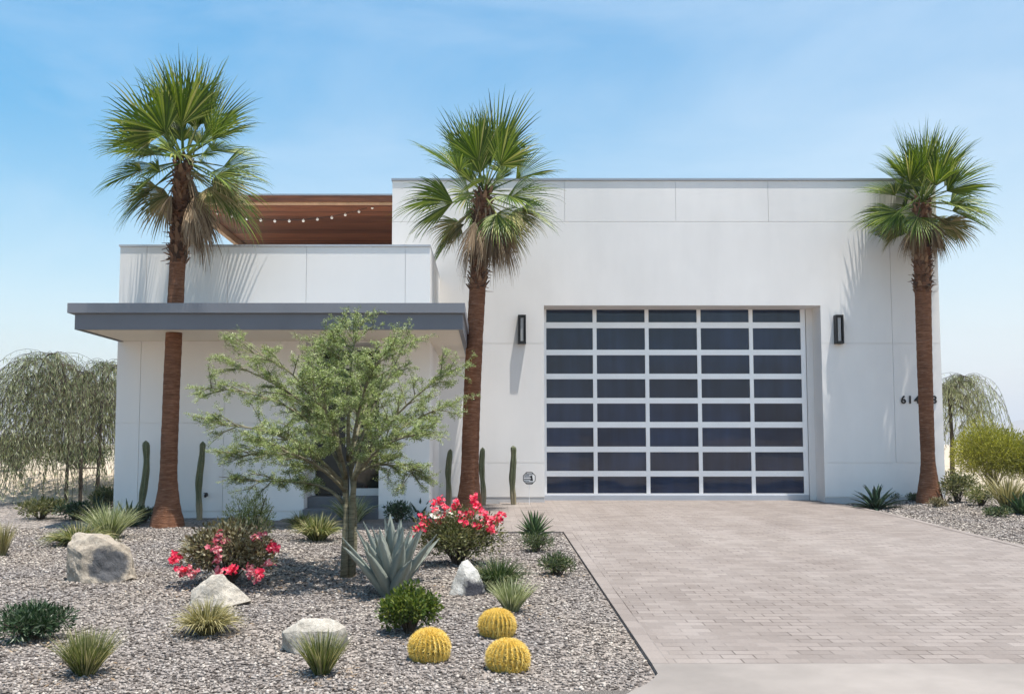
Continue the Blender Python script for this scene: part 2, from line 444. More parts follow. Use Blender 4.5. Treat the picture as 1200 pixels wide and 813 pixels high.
# thin uneven high haze, laid out by direction
mp = N(nt, 'ShaderNodeMapping'); mp.inputs['Scale'].default_value = (1.0, 1.0, 3.2); nt.links.new(tc.outputs['Generated'], mp.inputs['Vector'])
cn_ = noise_tex(nt, 2.1, 6, .6, mp.outputs[0], .5); cnr = ramp(nt, [(.42, (0,0,0)), (.75, (.34,)*3)]); nt.links.new(cn_.outputs[0], cnr.inputs[0])
hz_ = mixc(nt, cnr.outputs[0], hs.outputs[0], (5.2, 5.9, 6.5))
nt.links.new(hz_, bg.inputs[0]); bg.inputs[1].default_value = .105
sl = bpy.data.lights.new('sun', 'SUN'); sl.energy = 4.9; sl.angle = R(.53); sl.color = (1, .955, .88)
so = bpy.data.objects.new('sun', sl); COL.objects.link(so)
so.rotation_euler = SUN.to_track_quat('Z', 'Y').to_euler(); so.location = (3, -3, 20)

cam = bpy.data.cameras.new('camera'); co_ = bpy.data.objects.new('camera', cam); COL.objects.link(co_)
co_.location = (0, 0, CAMZ); co_.rotation_euler = (R(90) + TH, 0, 0)
cam.sensor_fit = 'HORIZONTAL'; cam.sensor_width = 36; cam.lens = F / 1200 * 36
cam.shift_x = (600 - CU) / 1200; cam.shift_y = (CV - 406.5) / 1200
cam.clip_start = .05; cam.clip_end = 20000
scene.camera = co_

# ------------------------------------------------------------------ setting: ground, driveway, hills
m_ = MB()
ys = [-400, 0, 4, 10, 18.5, 60, 400, 9000]; xs = [-6000, -400, -40, 0, 40, 400, 6000]
vs = [(x, y, g(y) - .03) for y in ys for x in xs]
fs = []
for j in range(len(ys)-1):
    for i in range(len(xs)-1):
        a = j*len(xs)+i; fs.append((a, a+1, a+1+len(xs), a+len(xs)))
m_.add(vs, fs); struct(m_.build('desert_ground', M['sand']))

def edge_x(y):
    """left edge of the driveway as a function of depth"""
    a, b = G(660, 625), G(768, 789)
    return a.x + (b.x - a.x) * (y - a.y) / (b.y - a.y)
EA, EB = G(660, 625), G(768, 789)

def gh(x, y):
    """height of the gravel over the plane: 0 at slabs, soft mounds in the beds"""
    h = .004
    if x < edge_x(y):
        d = min(edge_x(y) - x, max(0, 13.1 - y) if x > -3.4 else 3, max(0, y - 4.9))
        k = max(0, min(1, d / .5))
        h += k * (.03 + .045 * noise.noise(Vector((x*.55, y*.55, 3.1))) )
    if x > 6.5 and y > 12:
        d = (x - 6.9)
        k = max(0, min(1, d / 1.2)) * max(0, min(1, (y - 14.5) / 1.5))
        h += k * .10
    return max(.004, h)
def GG(u, v, dz=0.0):
    p = G(u, v); p.z += gh(p.x, p.y) + dz; return p

m_ = MB(); nx, ny = 230, 105
x0, x1, y0, y1 = -13, 14, 4.5, 19
vs = []
for j in range(ny+1):
    for i in range(nx+1):
        x = x0+(x1-x0)*i/nx; y = y0+(y1-y0)*j/ny
        vs.append((x, y, g(y)+gh(x, y)))
fs = [(j*(nx+1)+i, j*(nx+1)+i+1, (j+1)*(nx+1)+i+1, (j+1)*(nx+1)+i) for j in range(ny) for i in range(nx)]
m_.add(vs, fs); struct(m_.build('gravel_ground', M['gravel'], smooth=True))

def slab(name, pts, top, material, th=.12):
    bm = bmesh.new()
    tv = [bm.verts.new((x, y, g(y) + top)) for x, y in pts]
    bv = [bm.verts.new((x, y, g(y) + top - th)) for x, y in pts]
    n = len(pts)
    f = bm.faces.new(tv)
    bmesh.ops.triangulate(bm, faces=[f])
    for i in range(n):
        bm.faces.new((tv[i], bv[i], bv[(i+1) % n], tv[(i+1) % n]))
    bmesh.ops.recalc_face_normals(bm, faces=bm.faces)
    me = bpy.data.meshes.new(name); bm.to_mesh(me); bm.free(); me.materials.append(material)
    o = bpy.data.objects.new(name, me); COL.objects.link(o); return struct(o)

TOP = .030
rc = [(9.9, 11.35), (8.6, 12.3), (7.9, 13.6), (7.45, 14.9), (7.05, 16.2), (6.75, 17.2)]
right_px = [(1230, 650), (1200, 642), (1150, 630), (1110, 620), (1075, 611), (1040, 603), (1012, 597), (985, 592.5)]
rpts = [(G(u, v).x, G(u, v).y) for u, v in right_px]
YA = 6.14
main = [(edge_x(YA), YA), (11.0, YA), (11.0, rpts[0][1] - .6)] + rpts + [(rpts[-1][0], 17.79), (6.32, 17.79), (6.32, 18.5), (1.06, 18.5), (1.06, 17.79), (.2, 17.79),
        (.2, 17.45), (-.915, 17.45), (-.915, 14.89), (-3.25, 14.89), (-3.25, 14.12), (-1.0, 14.12), (-.55, EA.y), (EA.x, EA.y)]
slab('driveway', main, TOP, M['paver'])
arc = [G(560, 880), G(690, 846), G(742, 815), G(757, 808), G(766, 801), G(771, 795)]
walk = [(-14, 3.2), (11.2, 3.2), (11.2, YA - .004), (edge_x(YA) , YA - .004)] + [(p.x, p.y) for p in reversed(arc)] + [(-14, arc[0].y)]
slab('concrete_sidewalk', walk, TOP + .004, M['concrete'])
slab('road', [(-40, -9), (40, -9), (40, 2.95), (-40, 2.95)], -.02, simple('asphalt', (.055,.055,.058), .9, 0, .2, 40, .3), .1)
slab('kerb', [(-40, 2.95), (40, 2.95), (40, 3.195), (-40, 3.195)], TOP+.02, M['concrete'], .16)
# border of edge pavers
def border(name, pts, wd, flip=1):
    me_v = []; uvs = []; L = 0
    P2 = [Vector(p) for p in pts]
    for i, p in enumerate(P2):
        t = (P2[min(i+1, len(P2)-1)] - P2[max(i-1, 0)]).normalized()
        nrm = Vector((t.y, -t.x)) * flip
        if i: L += (P2[i]-P2[i-1]).length
        q = p + nrm * wd
        me_v += [(p.x, p.y, g(p.y)+TOP+.004), (q.x, q.y, g(q.y)+TOP+.004)]
        uvs += [(L, .005), (L, .122)]
    fs = [(2*i, 2*i+1, 2*i+3, 2*i+2) for i in range(len(P2)-1)]
    me = bpy.data.meshes.new(name); me.from_pydata(me_v, [], fs); uvl = me.uv_layers.new(name='UVMap')
    for lp in me.loops: uvl.data[lp.index].uv = uvs[lp.vertex_index]
    me.materials.append(M['paver_edge']); me.update()
    o = bpy.data.objects.new(name, me); COL.objects.link(o); return struct(o)
border('paver_border', [(edge_x(YA), YA), (edge_x(9), 9), (EA.x, EA.y)], .118)
border('paver_border', list(reversed(rpts)), .118)

# loose stones lying in the near gravel: built with numpy
def stones():
    rs = np.random.RandomState(5)
    n = 190000
    u = rs.rand(n)
    Y = 4.8 + (13.6-4.8) * u**1.45
    X = -7.2 + (10.5 + 7.2) * rs.rand(n)
    lim = EA.x + (EB.x - EA.x) * (Y - EA.y) / (EB.y - EA.y) - .02
    wid = Y * .60 + .3
    keep = (X < lim) & (X > -wid) & ~((Y > 13.15) & (X > -.7)) & ~((Y > 14.0))
    # round corner by the sidewalk
    keep &= ~((Y < 5.95) & (X > edge_x(5.8) - .05 - 1.1*(5.95 - Y)**1.6))
    X = X[keep]; Y = Y[keep]
    # the gravel strip to the right of the driveway
    n2 = 30000; X2 = 6.4 + 4.6*rs.rand(n2); Y2 = 11 + 6.7*rs.rand(n2)
    bx = np.array([p[0] for p in rpts])[::-1]; by = np.array([p[1] for p in rpts])[::-1]
    bound = np.interp(X2, bx, by)
    k2 = (Y2 > bound + .02)
    X = np.concatenate([X, X2[k2]]); Y = np.concatenate([Y, Y2[k2]]); n = len(X)
    base = np.array([[0,0,1],[1,0,0],[0,1,0],[-1,0,0],[0,-1,0],[0,0,-1]], float)
    tri = np.array([[0,1,2],[0,2,3],[0,3,4],[0,4,1],[5,2,1],[5,3,2],[5,4,3],[5,1,4]])
    sz = (.0065 + .0105 * rs.rand(n)**2.2) * (1 + .04 * (Y - 5))
    V = base[None] * (1 + .45 * (rs.rand(n, 6, 3) - .5)) 
    V += .22 * (rs.rand(n, 6, 3) - .5)
    V = V * (sz[:, None, None] * np.stack([1+.5*rs.rand(n), .8+.3*rs.rand(n), .5+.35*rs.rand(n)], -1)[:, None, :])
    a = rs.rand(n) * 2 * np.pi; c, s = np.cos(a), np.sin(a)
    t = (rs.rand(n)-.5)*1.1; ct, st = np.cos(t), np.sin(t)
    x = V[..., 0].copy(); z = V[..., 2].copy()
    V[..., 0] = x*ct[:, None] - z*st[:, None]; V[..., 2] = x*st[:, None] + z*ct[:, None]
    x = V[..., 0].copy(); y = V[..., 1].copy()
    V[..., 0] = x*c[:, None] - y*s[:, None]; V[..., 1] = x*s[:, None] + y*c[:, None]
    zz = np.array([g(yy) + gh(xx, yy) for xx, yy in zip(X, Y)]) + sz * .3
    V += np.stack([X, Y, zz], -1)[:, None, :]
    V = V.reshape(-1, 3); T = (tri[None] + (np.arange(n) * 6)[:, None, None]).reshape(-1, 3)
    me = bpy.data.meshes.new('gravel_stones')
    me.vertices.add(len(V)); me.vertices.foreach_set('co', V.astype(np.float32).ravel())
    me.loops.add(T.size); me.loops.foreach_set('vertex_index', T.astype(np.int32).ravel())
    me.polygons.add(len(T)); me.polygons.foreach_set('loop_start', np.arange(0, T.size, 3, dtype=np.int32))
    me.polygons.foreach_set('loop_total', np.full(len(T), 3, dtype=np.int32))
    me.materials.append(M['stone']); me.update(calc_edges=True)
    o = bpy.data.objects.new('gravel', me); COL.objects.link(o)
    tag(o, 'loose grey and mauve gravel stones covering the planting beds', 'gravel', kind='stuff')
stones()

# far hills: a jagged ridge with depth
def hills():
    mm, nt, b = mat('bare_hill'); cr = ramp(nt, [(.3, (.17,.13,.11)), (.7, (.27,.21,.175))]); n = noise_tex(nt, .01, 6, .6, pos(nt))
    nt.links.new(n.outputs[0], cr.inputs[0]); nt.links.new(cr.outputs[0], b.inputs['Base Color']); b.inputs['Roughness'].default_value = 1
    m_ = MB(); nx, ny = 150, 14; vs = []
    for j in range(ny+1):
        for i in range(nx+1):
            x = -3600 + 7200*i/nx; y = 3000 + 1300*j/ny
            pr = math.sin(PI*j/ny)
            k = 62 + 45*noise.noise(Vector((x*.0011, 2.2, 0))) + 30*noise.noise(Vector((x*.004, y*.002, 0))) + 20*noise.noise(Vector((x*.01, y*.006, 5)))
            vs.append((x, y, -2 + max(0, k)*pr*1.35))
    fs = [(j*(nx+1)+i, j*(nx+1)+i+1, (j+1)*(nx+1)+i+1, (j+1)*(nx+1)+i) for j in range(ny) for i in range(nx)]
    m_.add(vs, fs); struct(m_.build('hills', mm))
hills()
exec_haze = True
if exec_haze:
    hm = bpy.data.materials.new('haze_air'); hm.use_nodes = True; nt = hm.node_tree
    nt.nodes.remove(nt.nodes['Principled BSDF'])
    pv = N(nt, 'ShaderNodeVolumePrincipled'); pv.inputs['Density'].default_value = .00045
    pv.inputs['Color'].default_value = (.92, .93, .97, 1)
    pv.inputs['Anisotropy'].default_value = .1
    nt.links.new(pv.outputs[0], nt.nodes['Material Output'].inputs['Volume'])
    m_ = MB(); m_.box(-6100, 6100, -450, 9050, -8, 190)
    o = m_.build('haze', hm); o['kind'] = 'stuff'; o['label'] = 'pale heat haze over the desert'; o['category'] = 'haze'

# ------------------------------------------------------------------ house
YG, YL, YD, YC = 17.8, 14.9, 18.3, 13.2
house = thing('modern_house', (0, 0, 0), 'white flat-roofed modern house with tall glazed garage door and grey canopy', 'house')
def Zy(v, Y): return P(CU, v, Y).z
GX0, GX1 = -1.86, 8.60
GT = Zy(209.5, YG)
DX0, DX1, DZ = 1.05, 6.33, Zy(358, YG)
ZB = Zy(582, YG)

def panels(mb, rects, Y, t=.014, gap=.006):
    for (x0, x1, z0, z1, gp) in rects:
        a0 = x0 + (gap if 'l' in gp else 0); a1 = x1 - (gap if 'r' in gp else 0)
        b0 = z0 + (gap if 'b' in gp else 0); b1 = z1 - (gap if 't' in gp else 0)
        mb.box(a0, a1, Y - t, Y + .001, b0, b1)
m_ = MB()
m_.box(GX0, DX0, YG, 26, -.3, GT-.04)
m_.box(DX1, GX1, YG, 26, -.3, GT-.04)
m_.box(DX0, DX1, YG, 26, DZ, GT-.04)
z5, z4, z2 = Zy(542, YG), Zy(402.5, YG), Zy(260, YG)
xa, xb, xc, xd = (663-CU)/F*YG, (795-CU)/F*YG, (1048-CU)/F*YG, (905-CU)/F*YG
xl = -1.1
R_ = []
TZ = GT - .045
R_ += [(GX0, xa, z2, TZ, 'rb'), (xa, xb, z2, TZ, 'lrb'), (xb, xd, z2, TZ, 'lrb'), (xd, GX1, z2, TZ, 'lb')]
R_ += [(GX0, DX0, z4, z2, 'tb'), (DX0, xa, DZ, z2, 't'), (xa, DX1, DZ, z2, 't'), (DX1, xc, z4, z2, 'trb'), (xc, GX1, z4, z2, 'tlb')]
R_ += [(GX0, xl, z5, z4, 'tbr'), (xl, DX0, z5, z4, 'tbl'), (DX1, xc, z5, z4, 'tbr'), (xc, GX1, z5, z4, 'tbl')]
R_ += [(GX0, xl, ZB, z5, 'tr'), (xl, DX0, ZB, z5, 'tl'), (DX1, xc, ZB, z5, 't'), (xc, GX1, ZB, z5, 't')]
panels(m_, R_, YG, gap=.0035)
# side face panels of the right wall
gw = m_.build('garage_wall', M['stucco'], house)
# skirt
m_ = MB()
m_.box(GX0, DX0-.004, YG-.008, YG+.002, -.3, ZB-.012)
m_.build('wall_skirt', M['skirt'], house)
m_ = MB(); m_.box(DX1+.004, GX1-.004, YG-.008, YG+.002, -.3, ZB-.012)
m_.build('wall_skirt', M['skirt'], house)
m_ = MB()
m_.box(GX0-.02, GX1+.03, YG-.035, 26.03, GT-.04, GT)
m_.build('parapet_cap', M['cap'], house)
# jambs and head in the recess
m_ = MB()
m_.box(DX1-.13, DX1, YD-.06, YD+.02, .0, DZ)
m_.box(DX0, DX0+.02, YD-.06, YD+.02, .0, DZ)
m_.box(DX0+.02, DX1-.13, YD-.06, YD+.02, Zy(359.5, YD), DZ)
bevel(m_.build('garage_door_jamb', M['stucco'], house), .006)
# garage door
gdx0, gdx1 = DX0+.02, (945-CU)/F*YD
rows = [(363,378),(384.8,410),(416.3,438),(444.3,466.2),(472.7,494.2),(501,523),(529.5,551.5),(558,577.7)]
cols = [(639.8,694.8),(699.2,755.4),(759.8,816),(820.4,876.6),(881,937.2)]
kx = (gdx1 - gdx0) / (945-638.5)
colw = [(gdx0 + (a-638.5)*kx, gdx0 + (b-638.5)*kx + (.0)) for a, b in [(641.5,696),(700.5,757),(761.5,818),(822.5,879),(883.5,939.5)]]
roww = [(Zy(b, YD), Zy(a, YD)) for a, b in rows]
fr = MB(); yf0, yf1 = YD-.045, YD+.0
zb, zt = Zy(579.5, YD), Zy(359.5, YD)
# horizontal rails, full width, then stiles between them
edges = [zb] + [z for r in reversed(roww) for z in r] + [zt]
for i in range(0, len(edges), 2):
    fr.box(gdx0, gdx1, yf0, yf1, edges[i], edges[i+1])
    if 0 < i < len(edges)-2:   # section break line
        zc = (edges[i]+edges[i+1])/2
for (zr0, zr1) in roww:
    xs_ = [gdx0] + [x for c in colw for x in c] + [gdx1]
    for i in range(0, len(xs_), 2):
        fr.box(xs_[i], xs_[i+1], yf0+.002, yf1, zr0, zr1)
gd = fr.build('garage_door', M['alu'], house)
# glazing beads, thin inset
gl = MB(); prn = random.Random(5)
for r in roww:
    for c in colw:
        t1_, t2_ = prn.uniform(-.003, .003), prn.uniform(-.001, .001)
        gl.box(c[0]-.004, c[1]+.004, YD-.016, YD-.008, r[0]-.004, r[1]+.004)
        for q in range(len(gl.v)-8, len(gl.v)):
            x_, y_, z_ = gl.v[q]
            gl.v[q] = (x_, y_ + (t1_ if x_ > (c[0]+c[1])/2 else -t1_) + (t2_ if z_ > (r[0]+r[1])/2 else -t2_), z_)
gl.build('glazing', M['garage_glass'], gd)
br_ = MB(); br_.box(gdx0, gdx1, yf0-.012, yf1, .032, zb-.002)
bevel(br_.build('bottom_rail', M['alu_dark'], gd), .006)
br_ = MB(); br_.box(gdx0, gdx1, yf0-.004, yf1, g(18.3)+TOP-.01, .030)
br_.build('rubber_seal', M['rubber'], gd)
m_ = MB(); m_.box(DX0, DX1, YD+.03, YD+.2, 0, DZ); m_.build('garage_interior', M['darkint'], house)

# left volume
LX0, LX1 = (136.2-CU)/F*YL, (503.5-CU)/F*YL
EX0, EX1 = (357.5-CU)/F*YL, (444.5-CU)/F*YL
ZP = Zy(287, YL)
ZC0, ZC1 = Zy(385.5, YC), Zy(355, YC)
ZS = Zy(598.5, YL)
EZT = 2.74
m_ = MB()
m_.box(LX0, EX0, YL, 23, -.4, 3.25)
m_.box(EX1, LX1, YL, 23, -.4, 3.25)
m_.box(EX0, EX1, YL, 23, EZT, 3.25)
m_.box(EX0, EX1, 16.0, 23, -.4, EZT)
zj = Zy(495.5, YL)
xj1, xj2, xj3 = (164-CU)/F*YL, (263-CU)/F*YL, (475-CU)/F*YL
pr = [(LX0, xj1, zj, 3.2, 'rb'), (xj1, xj2, zj, 3.2, 'lrb'), (xj2, EX0, zj, 3.2, 'lb'), (EX1, xj3, zj, 3.2, 'r'), (xj3, LX1, zj, 3.2, 'l'),
      (LX0, xj1, ZS, zj, 'rt'), (xj1, xj2, ZS, zj, 'lrt'), (xj2, EX0, ZS, zj, 'lt'), (EX1, xj3, ZS, zj, 'r'), (xj3, LX1, ZS, zj, 'l')]
panels(m_, pr, YL, gap=.004)
m_.build('front_wall', M['panel'], house)
m_ = MB()
m_.box(LX0+.004, EX0-.004, YL-.006, YL+.002, -.4, ZS-.012)
m_.box(EX1+.004, LX1-.004, YL-.006, YL+.002, -.4, ZS-.012)
m_.build('front_wall_skirt', M['panel'], house)
# balcony parapet
m_ = MB()
m_.box(LX0, LX1, YL, YL+.2, 3.252, ZP-.03)
m_.box(LX0, LX0+.2, YL+.2, 17.7, 3.252, ZP-.03)
m_.box(LX1-.2, LX1, YL+.2, 17.78, 3.252, ZP-.03)
xp = [(a-CU)/F*YL for a in (168, 264, 357, 474)]
xx = [LX0] + xp + [LX1]
for i in range(5):
    panels(m_, [(xx[i], xx[i+1], 3.22, ZP-.032, ('l' if i else '') + ('r' if i < 4 else ''))], YL, gap=.004)
m_.build('balcony_parapet', M['panel'], house)
m_ = MB()
m_.box(LX0-.02, LX1+.004, YL-.03, YL+.22, ZP-.03, ZP)
m_.box(LX0-.02, LX0+.22, YL+.22, 17.7, ZP-.03, ZP)
m_.box(LX1-.22, LX1+.004, YL+.22, 17.76, ZP-.03, ZP)
m_.build('balcony_cap', simple('balcony_cap_metal', (.5,.5,.52), .4, .5, .04), house)
# canopy
CX0, CX1 = (75-CU)/F*YC, (544.5-CU)/F*YC
zt2 = Zy(366.5, YC)
can = MB()
can.box(CX0, CX1, YC, YC+.06, zt2, ZC1)
can.box(CX0, CX0+.06, YC+.06, 23, zt2, ZC1)
can.box(CX1-.06, CX1, YC+.06, 17.78, zt2, ZC1)
cn = can.build('canopy', M['grey_fascia'], house)
m_ = MB()
m_.box(CX0+.09, CX1-.03, YC+.05, YC+.11, ZC0, zt2-.002)
m_.box(CX0+.09, CX0+.15, YC+.11, 23, ZC0, zt2-.002)
m_.box(CX1-.09, CX1-.03, YC+.11, 17.78, ZC0, zt2-.002)
m_.build('lower_fascia', M['grey_fascia2'], cn)
m_ = MB()
m_.box(CX0+.15, CX1-.09, YC+.11, YL-.016, ZC0+.012, ZC0+.05)
m_.box(LX1+.002, CX1-.09, YL-.016, 17.78, ZC0+.012, ZC0+.05)
m_.box(CX0+.15, LX0-.002, YL-.016, 23, ZC0+.012, ZC0+.05)
m_.build('soffit', M['soffit'], cn)
m_ = MB()
m_.box(CX0+.06, CX1-.06, YC+.06, YL-.016, ZC1-.06, ZC1-.02)
m_.box(LX1+.002, CX1-.06, YL-.016, 17.78, ZC1-.06, ZC1-.02)
m_.box(CX0+.06, LX0-.002, YL-.016, 23, ZC1-.06, ZC1-.02)
m_.build('canopy_roof', M['cap'], cn)
# entry: steps, jamb, door, side glass
YE = 15.56
FZ = Zy(580.5, YE)
m_ = MB()
m_.box(EX0+.002, EX1-.002, YL+.28, 16.0, -.3, FZ)
st1 = m_.build('entry_step', M['step'], house); bevel(st1, .01)
m_ = MB()
m_.box(EX0+.002, EX1-.002, YL-.12, YL+.279, -.3, (FZ + g(14.9))/2 + .01)
bevel(m_.build('entry_step', M['step'], house), .01)
ent = MB()
YF = YE + .02
ex = EX1 - EX0
ent.box(EX0, EX0+.05, YF-.03, YF+.05, FZ, EZT)
ent.box(EX1-.05, EX1, YF-.03, YF+.05, FZ, EZT)
ent.box(EX0+.05, EX1-.05, YF-.03, YF+.05, EZT-.06, EZT)
ent.box(EX0+.62, EX0+.69, YF-.03, YF+.05, FZ, EZT-.06)
ent.box(EX0+.05, EX0+.62, YF-.02, YF+.05, FZ+2.1, FZ+2.16)
ent.build('door_frame', M['white_paint'], house)
d = MB(); d.box(EX0+.055, EX0+.615, YF, YF+.045, FZ+.015, FZ+2.095)
dr = d.build('front_door', simple('dark_door', (.016,.017,.018), .35), house); bevel(dr, .006)
h_ = MB(); h_.tube([(EX0+.56, YF-.05, FZ+.8), (EX0+.56, YF-.05, FZ+1.3)], .012, 8)
h_.tube([(EX0+.56, YF+.0, FZ+.85), (EX0+.56, YF-.05, FZ+.85)], .008, 6); h_.tube([(EX0+.56, YF+.0, FZ+1.25), (EX0+.56, YF-.05, FZ+1.25)], .008, 6)
h_.build('handle', M['alu'], dr)
d = MB(); d.box(EX0+.055, EX0+.615, YF+.01, YF+.02, FZ+2.165, EZT-.065); d.build('transom_glass', M['door_glass'], house)
sw = MB()
sw.box(EX0+.69, EX1-.05, YF-.01, YF+.05, FZ, FZ+.12)
sw.box(EX0+.69, EX0+.71, YF-.01, YF+.05, FZ+.12, EZT-.06)
sw.box(EX0+.71, EX1-.05, YF-.01, YF+.05, Zy(505, YF), Zy(505, YF)+.05)
side = sw.build('side_window', M['white_paint'], house)
d = MB(); d.box(EX0+.69, EX1-.05, YF+.015, YF+.025, FZ+.12, Zy(505, YF)); d.box(EX0+.69, EX1-.05, YF+.015, YF+.025, Zy(505, YF)+.05, EZT-.06)
d.build('pane', M['door_glass'], side)

# roof terrace timber roof
RX0, RX1 = (214-CU)/F*YG, GX0 - .01
RZ = Zy(238, YG); RT = Zy(227.5, YG)
m_ = MB()
yb = YG + .16; k = 0
random.seed(2)
while yb < 22.6:
    wd = .135
    m_.box(RX0+.12, RX1-.001, yb, yb+wd-.006, RZ + .02 + random.uniform(-.002, .002), RZ+.05)
    yb += wd
patio = m_.build('terrace_roof', M['wood'], house)
m_ = MB(); m_.box(RX0, RX1, YG+.0, YG+.06, RZ+.035, RT-.03); m_.box(RX0, RX1, YG+.06, 22.7, RZ+.052, RT-.03)
m_.build('roof_deck', M['wood'], patio)
m_ = MB(); m_.box(RX0+.1, RX1, YG+.07, YG+.15, RZ-.0, RZ+.034); m_.build('front_beam', M['wood_light'], patio)
m_ = MB(); m_.box(RX0-.02, RX1, YG-.02, 22.72, RT-.03, RT); m_.build('roof_flashing', M['cap'], patio)
m_ = MB(); m_.box(RX0, RX0+.1, YG+.06, 22.7, RZ-.10, RZ+.034); m_.build('side_beam', M['wood_light'], patio)
for yy in (YG+.08, 22.4):
    m_ = MB(); m_.box(RX0+.002, RX0+.098, yy, yy+.1, 3.25, RZ-.101); m_.build('post', M['wood_light'], patio)
m_ = MB(); m_.box(RX0+.1, RX1, 22.6, 22.68, 3.25, RZ+.02); m_.build('terrace_back_wall', M['wood'], house)

# string lights (hang under the terrace roof)
bulbs = [(255,250),(272,253.6),(289,256.5),(305.7,258),(322,259),(339,259),(355.5,258.7),(372,257),(388.8,255),(404.7,251.7),(420.7,248),(436.4,243.5),(453,240)]
sg = thing('string_lights', (0, 0, 0), 'sagging string of small white bulbs under the timber terrace roof', 'string lights')
YS = YG + .45
w_ = MB(); pts = [P(u, v-1.4, YS) for u, v in [(222, 243)] + bulbs]
w_.tube(pts, .006, 5); w_.build('cable', M['black'], sg)
for u, v in bulbs:
    p = P(u, v, YS); b_ = MB()
    b_.tube([p+Vector((0,0,.035)), p+Vector((0,0,.02)), p+Vector((0,0,.0)), p+Vector((0,0,-.02)), p+Vector((0,0,-.03))], [.01,.018,.03,.024,.006], 8)
    b_.build('bulb', simple('bulb_glass', (.85,.82,.76), .3) if 'bulb' not in M else M['bulb'], sg, smooth=True)
    M['bulb'] = bpy.data.materials.get('bulb_glass')

# wall lamps
def wall_lamp(u, label):
    c = P(u, 386.5, YG-.014)
    h = .275
    t = thing('wall_lamp', (c.x, YG-.014, c.z), label, 'wall lamp', 'wall lamps beside the garage door')
    m_ = MB(); m_.box(-.075, .075, -.02, 0, -h, h); m_.box(-.075, -.045, -.13, -.02, -h, h); m_.box(.045, .075, -.13, -.02, -h, h)
    m_.box(-.045, .045, -.13, -.02, h-.05, h); m_.box(-.045, .045, -.13, -.02, -h, -h+.05)
    bevel(m_.build('housing', M['black'], t), .004)
    m_ = MB(); m_.box(-.028, .028, -.10, -.03, -h+.05, h-.05); m_.build('diffuser', M['lamp_glass'], t)
wall_lamp(611.5, 'black vertical wall lamp left of the garage door, above the security sign')
wall_lamp(981.5, 'black vertical wall lamp right of the garage door, over the dark agave')

# house number
hn = thing('house_number', P(1077, 468, YG-.014), 'black five-digit house number partly hidden by the right palm trunk', 'house number')
for ch, u in zip('61428', (1058.5, 1066.3, 1074.3, 1084.5, 1094.5)):
    p = P(u, 472.5, YG-.016)
    cu = bpy.data.curves.new('digit', 'FONT'); cu.body = ch; cu.size = .205; cu.extrude = .007; cu.align_x = 'CENTER'; cu.offset = .0045
    cu.materials.append(M['black'])
    tmp = bpy.data.objects.new('digit_curve', cu); me = bpy.data.meshes.new_from_object(tmp); bpy.data.objects.remove(tmp)
    o = bpy.data.objects.new('digit', me); COL.objects.link(o); o.parent = hn
    o.location = p - Vector(hn.location); o.location.y = -.012; o.rotation_euler = (PI/2, 0, 0)

# hose bib
p = P(242, 579.5, YL-.02)
hb = MB(); hb.tube([(0, 0, 0), (0, -.05, 0), (0, -.075, -.03)], [.028, .022, .016], 10); hb.tube([(-.03,-.045,.03),(.03,-.045,.03)], .007, 6); hb.tube([(0,-.045,0),(0,-.045,.03)], .007, 6)
o = hb.build('hose_tap', M['black'], None, True); o.location = p
tag(o, 'small dark hose tap on the white wall beside the column cactus', 'tap')

# security sign on its stake
p = G(620, 592); p.y = 17.35; p.x = (620-CU)/F*17.35
sc = P(620, 560, 17.35)
ss = thing('security_sign', (p.x, 17.35, g(17.35)), 'small octagonal yard sign on a thin stake beside the garage door', 'sign')
m_ = MB(); m_.tube([(0, .006, 0), (0, .006, sc.z - g(17.35))], .006, 6); m_.build('stake', M['alu'], ss)
def octa(r, y0, y1, mb, cz):
    vs = [(r*math.cos(PI/8 + k*PI/4), y, cz + r*math.sin(PI/8 + k*PI/4)) for y in (y0, y1) for k in range(8)]
    mb.add(vs, [tuple(range(8)), tuple(reversed(range(8, 16)))] + [(k, k+8, (k+1) % 8+8, (k+1) % 8) for k in range(8)])
cz = sc.z - g(17.35)
m_ = MB(); octa(.125, -.006, .0, m_, cz); sp = m_.build('sign_board', M['black'], ss)
m_ = MB(); octa(.112, -.009, -.0065, m_, cz); m_.build('sign_face', M['white_paint'], sp)
m_ = MB()
m_.box(-.10, .03, -.012, -.0095, cz+.022, cz+.032); m_.box(-.10, .02, -.012, -.0095, cz-.025, cz-.012); m_.box(-.07, .07, -.012, -.0095, cz+.075, cz+.09); m_.box(-.07, .07, -.012, -.0095, cz-.092, cz-.075)
m_.box(-.09, -.0, -.012, -.0095, cz-.055, cz-.047); m_.box(-.09, .0, -.012, -.0095, cz+.05, cz+.057)
m_.add([(.0,-.012,cz+.03),(.05,-.012,cz+.055),(.06,-.012,cz+.0),(.07,-.012,cz-.05),(.01,-.012,cz-.04),(.035,-.012,cz+.0)], [(0,5,4,3,2,1)])
m_.build('emblem', M['black'], sp)

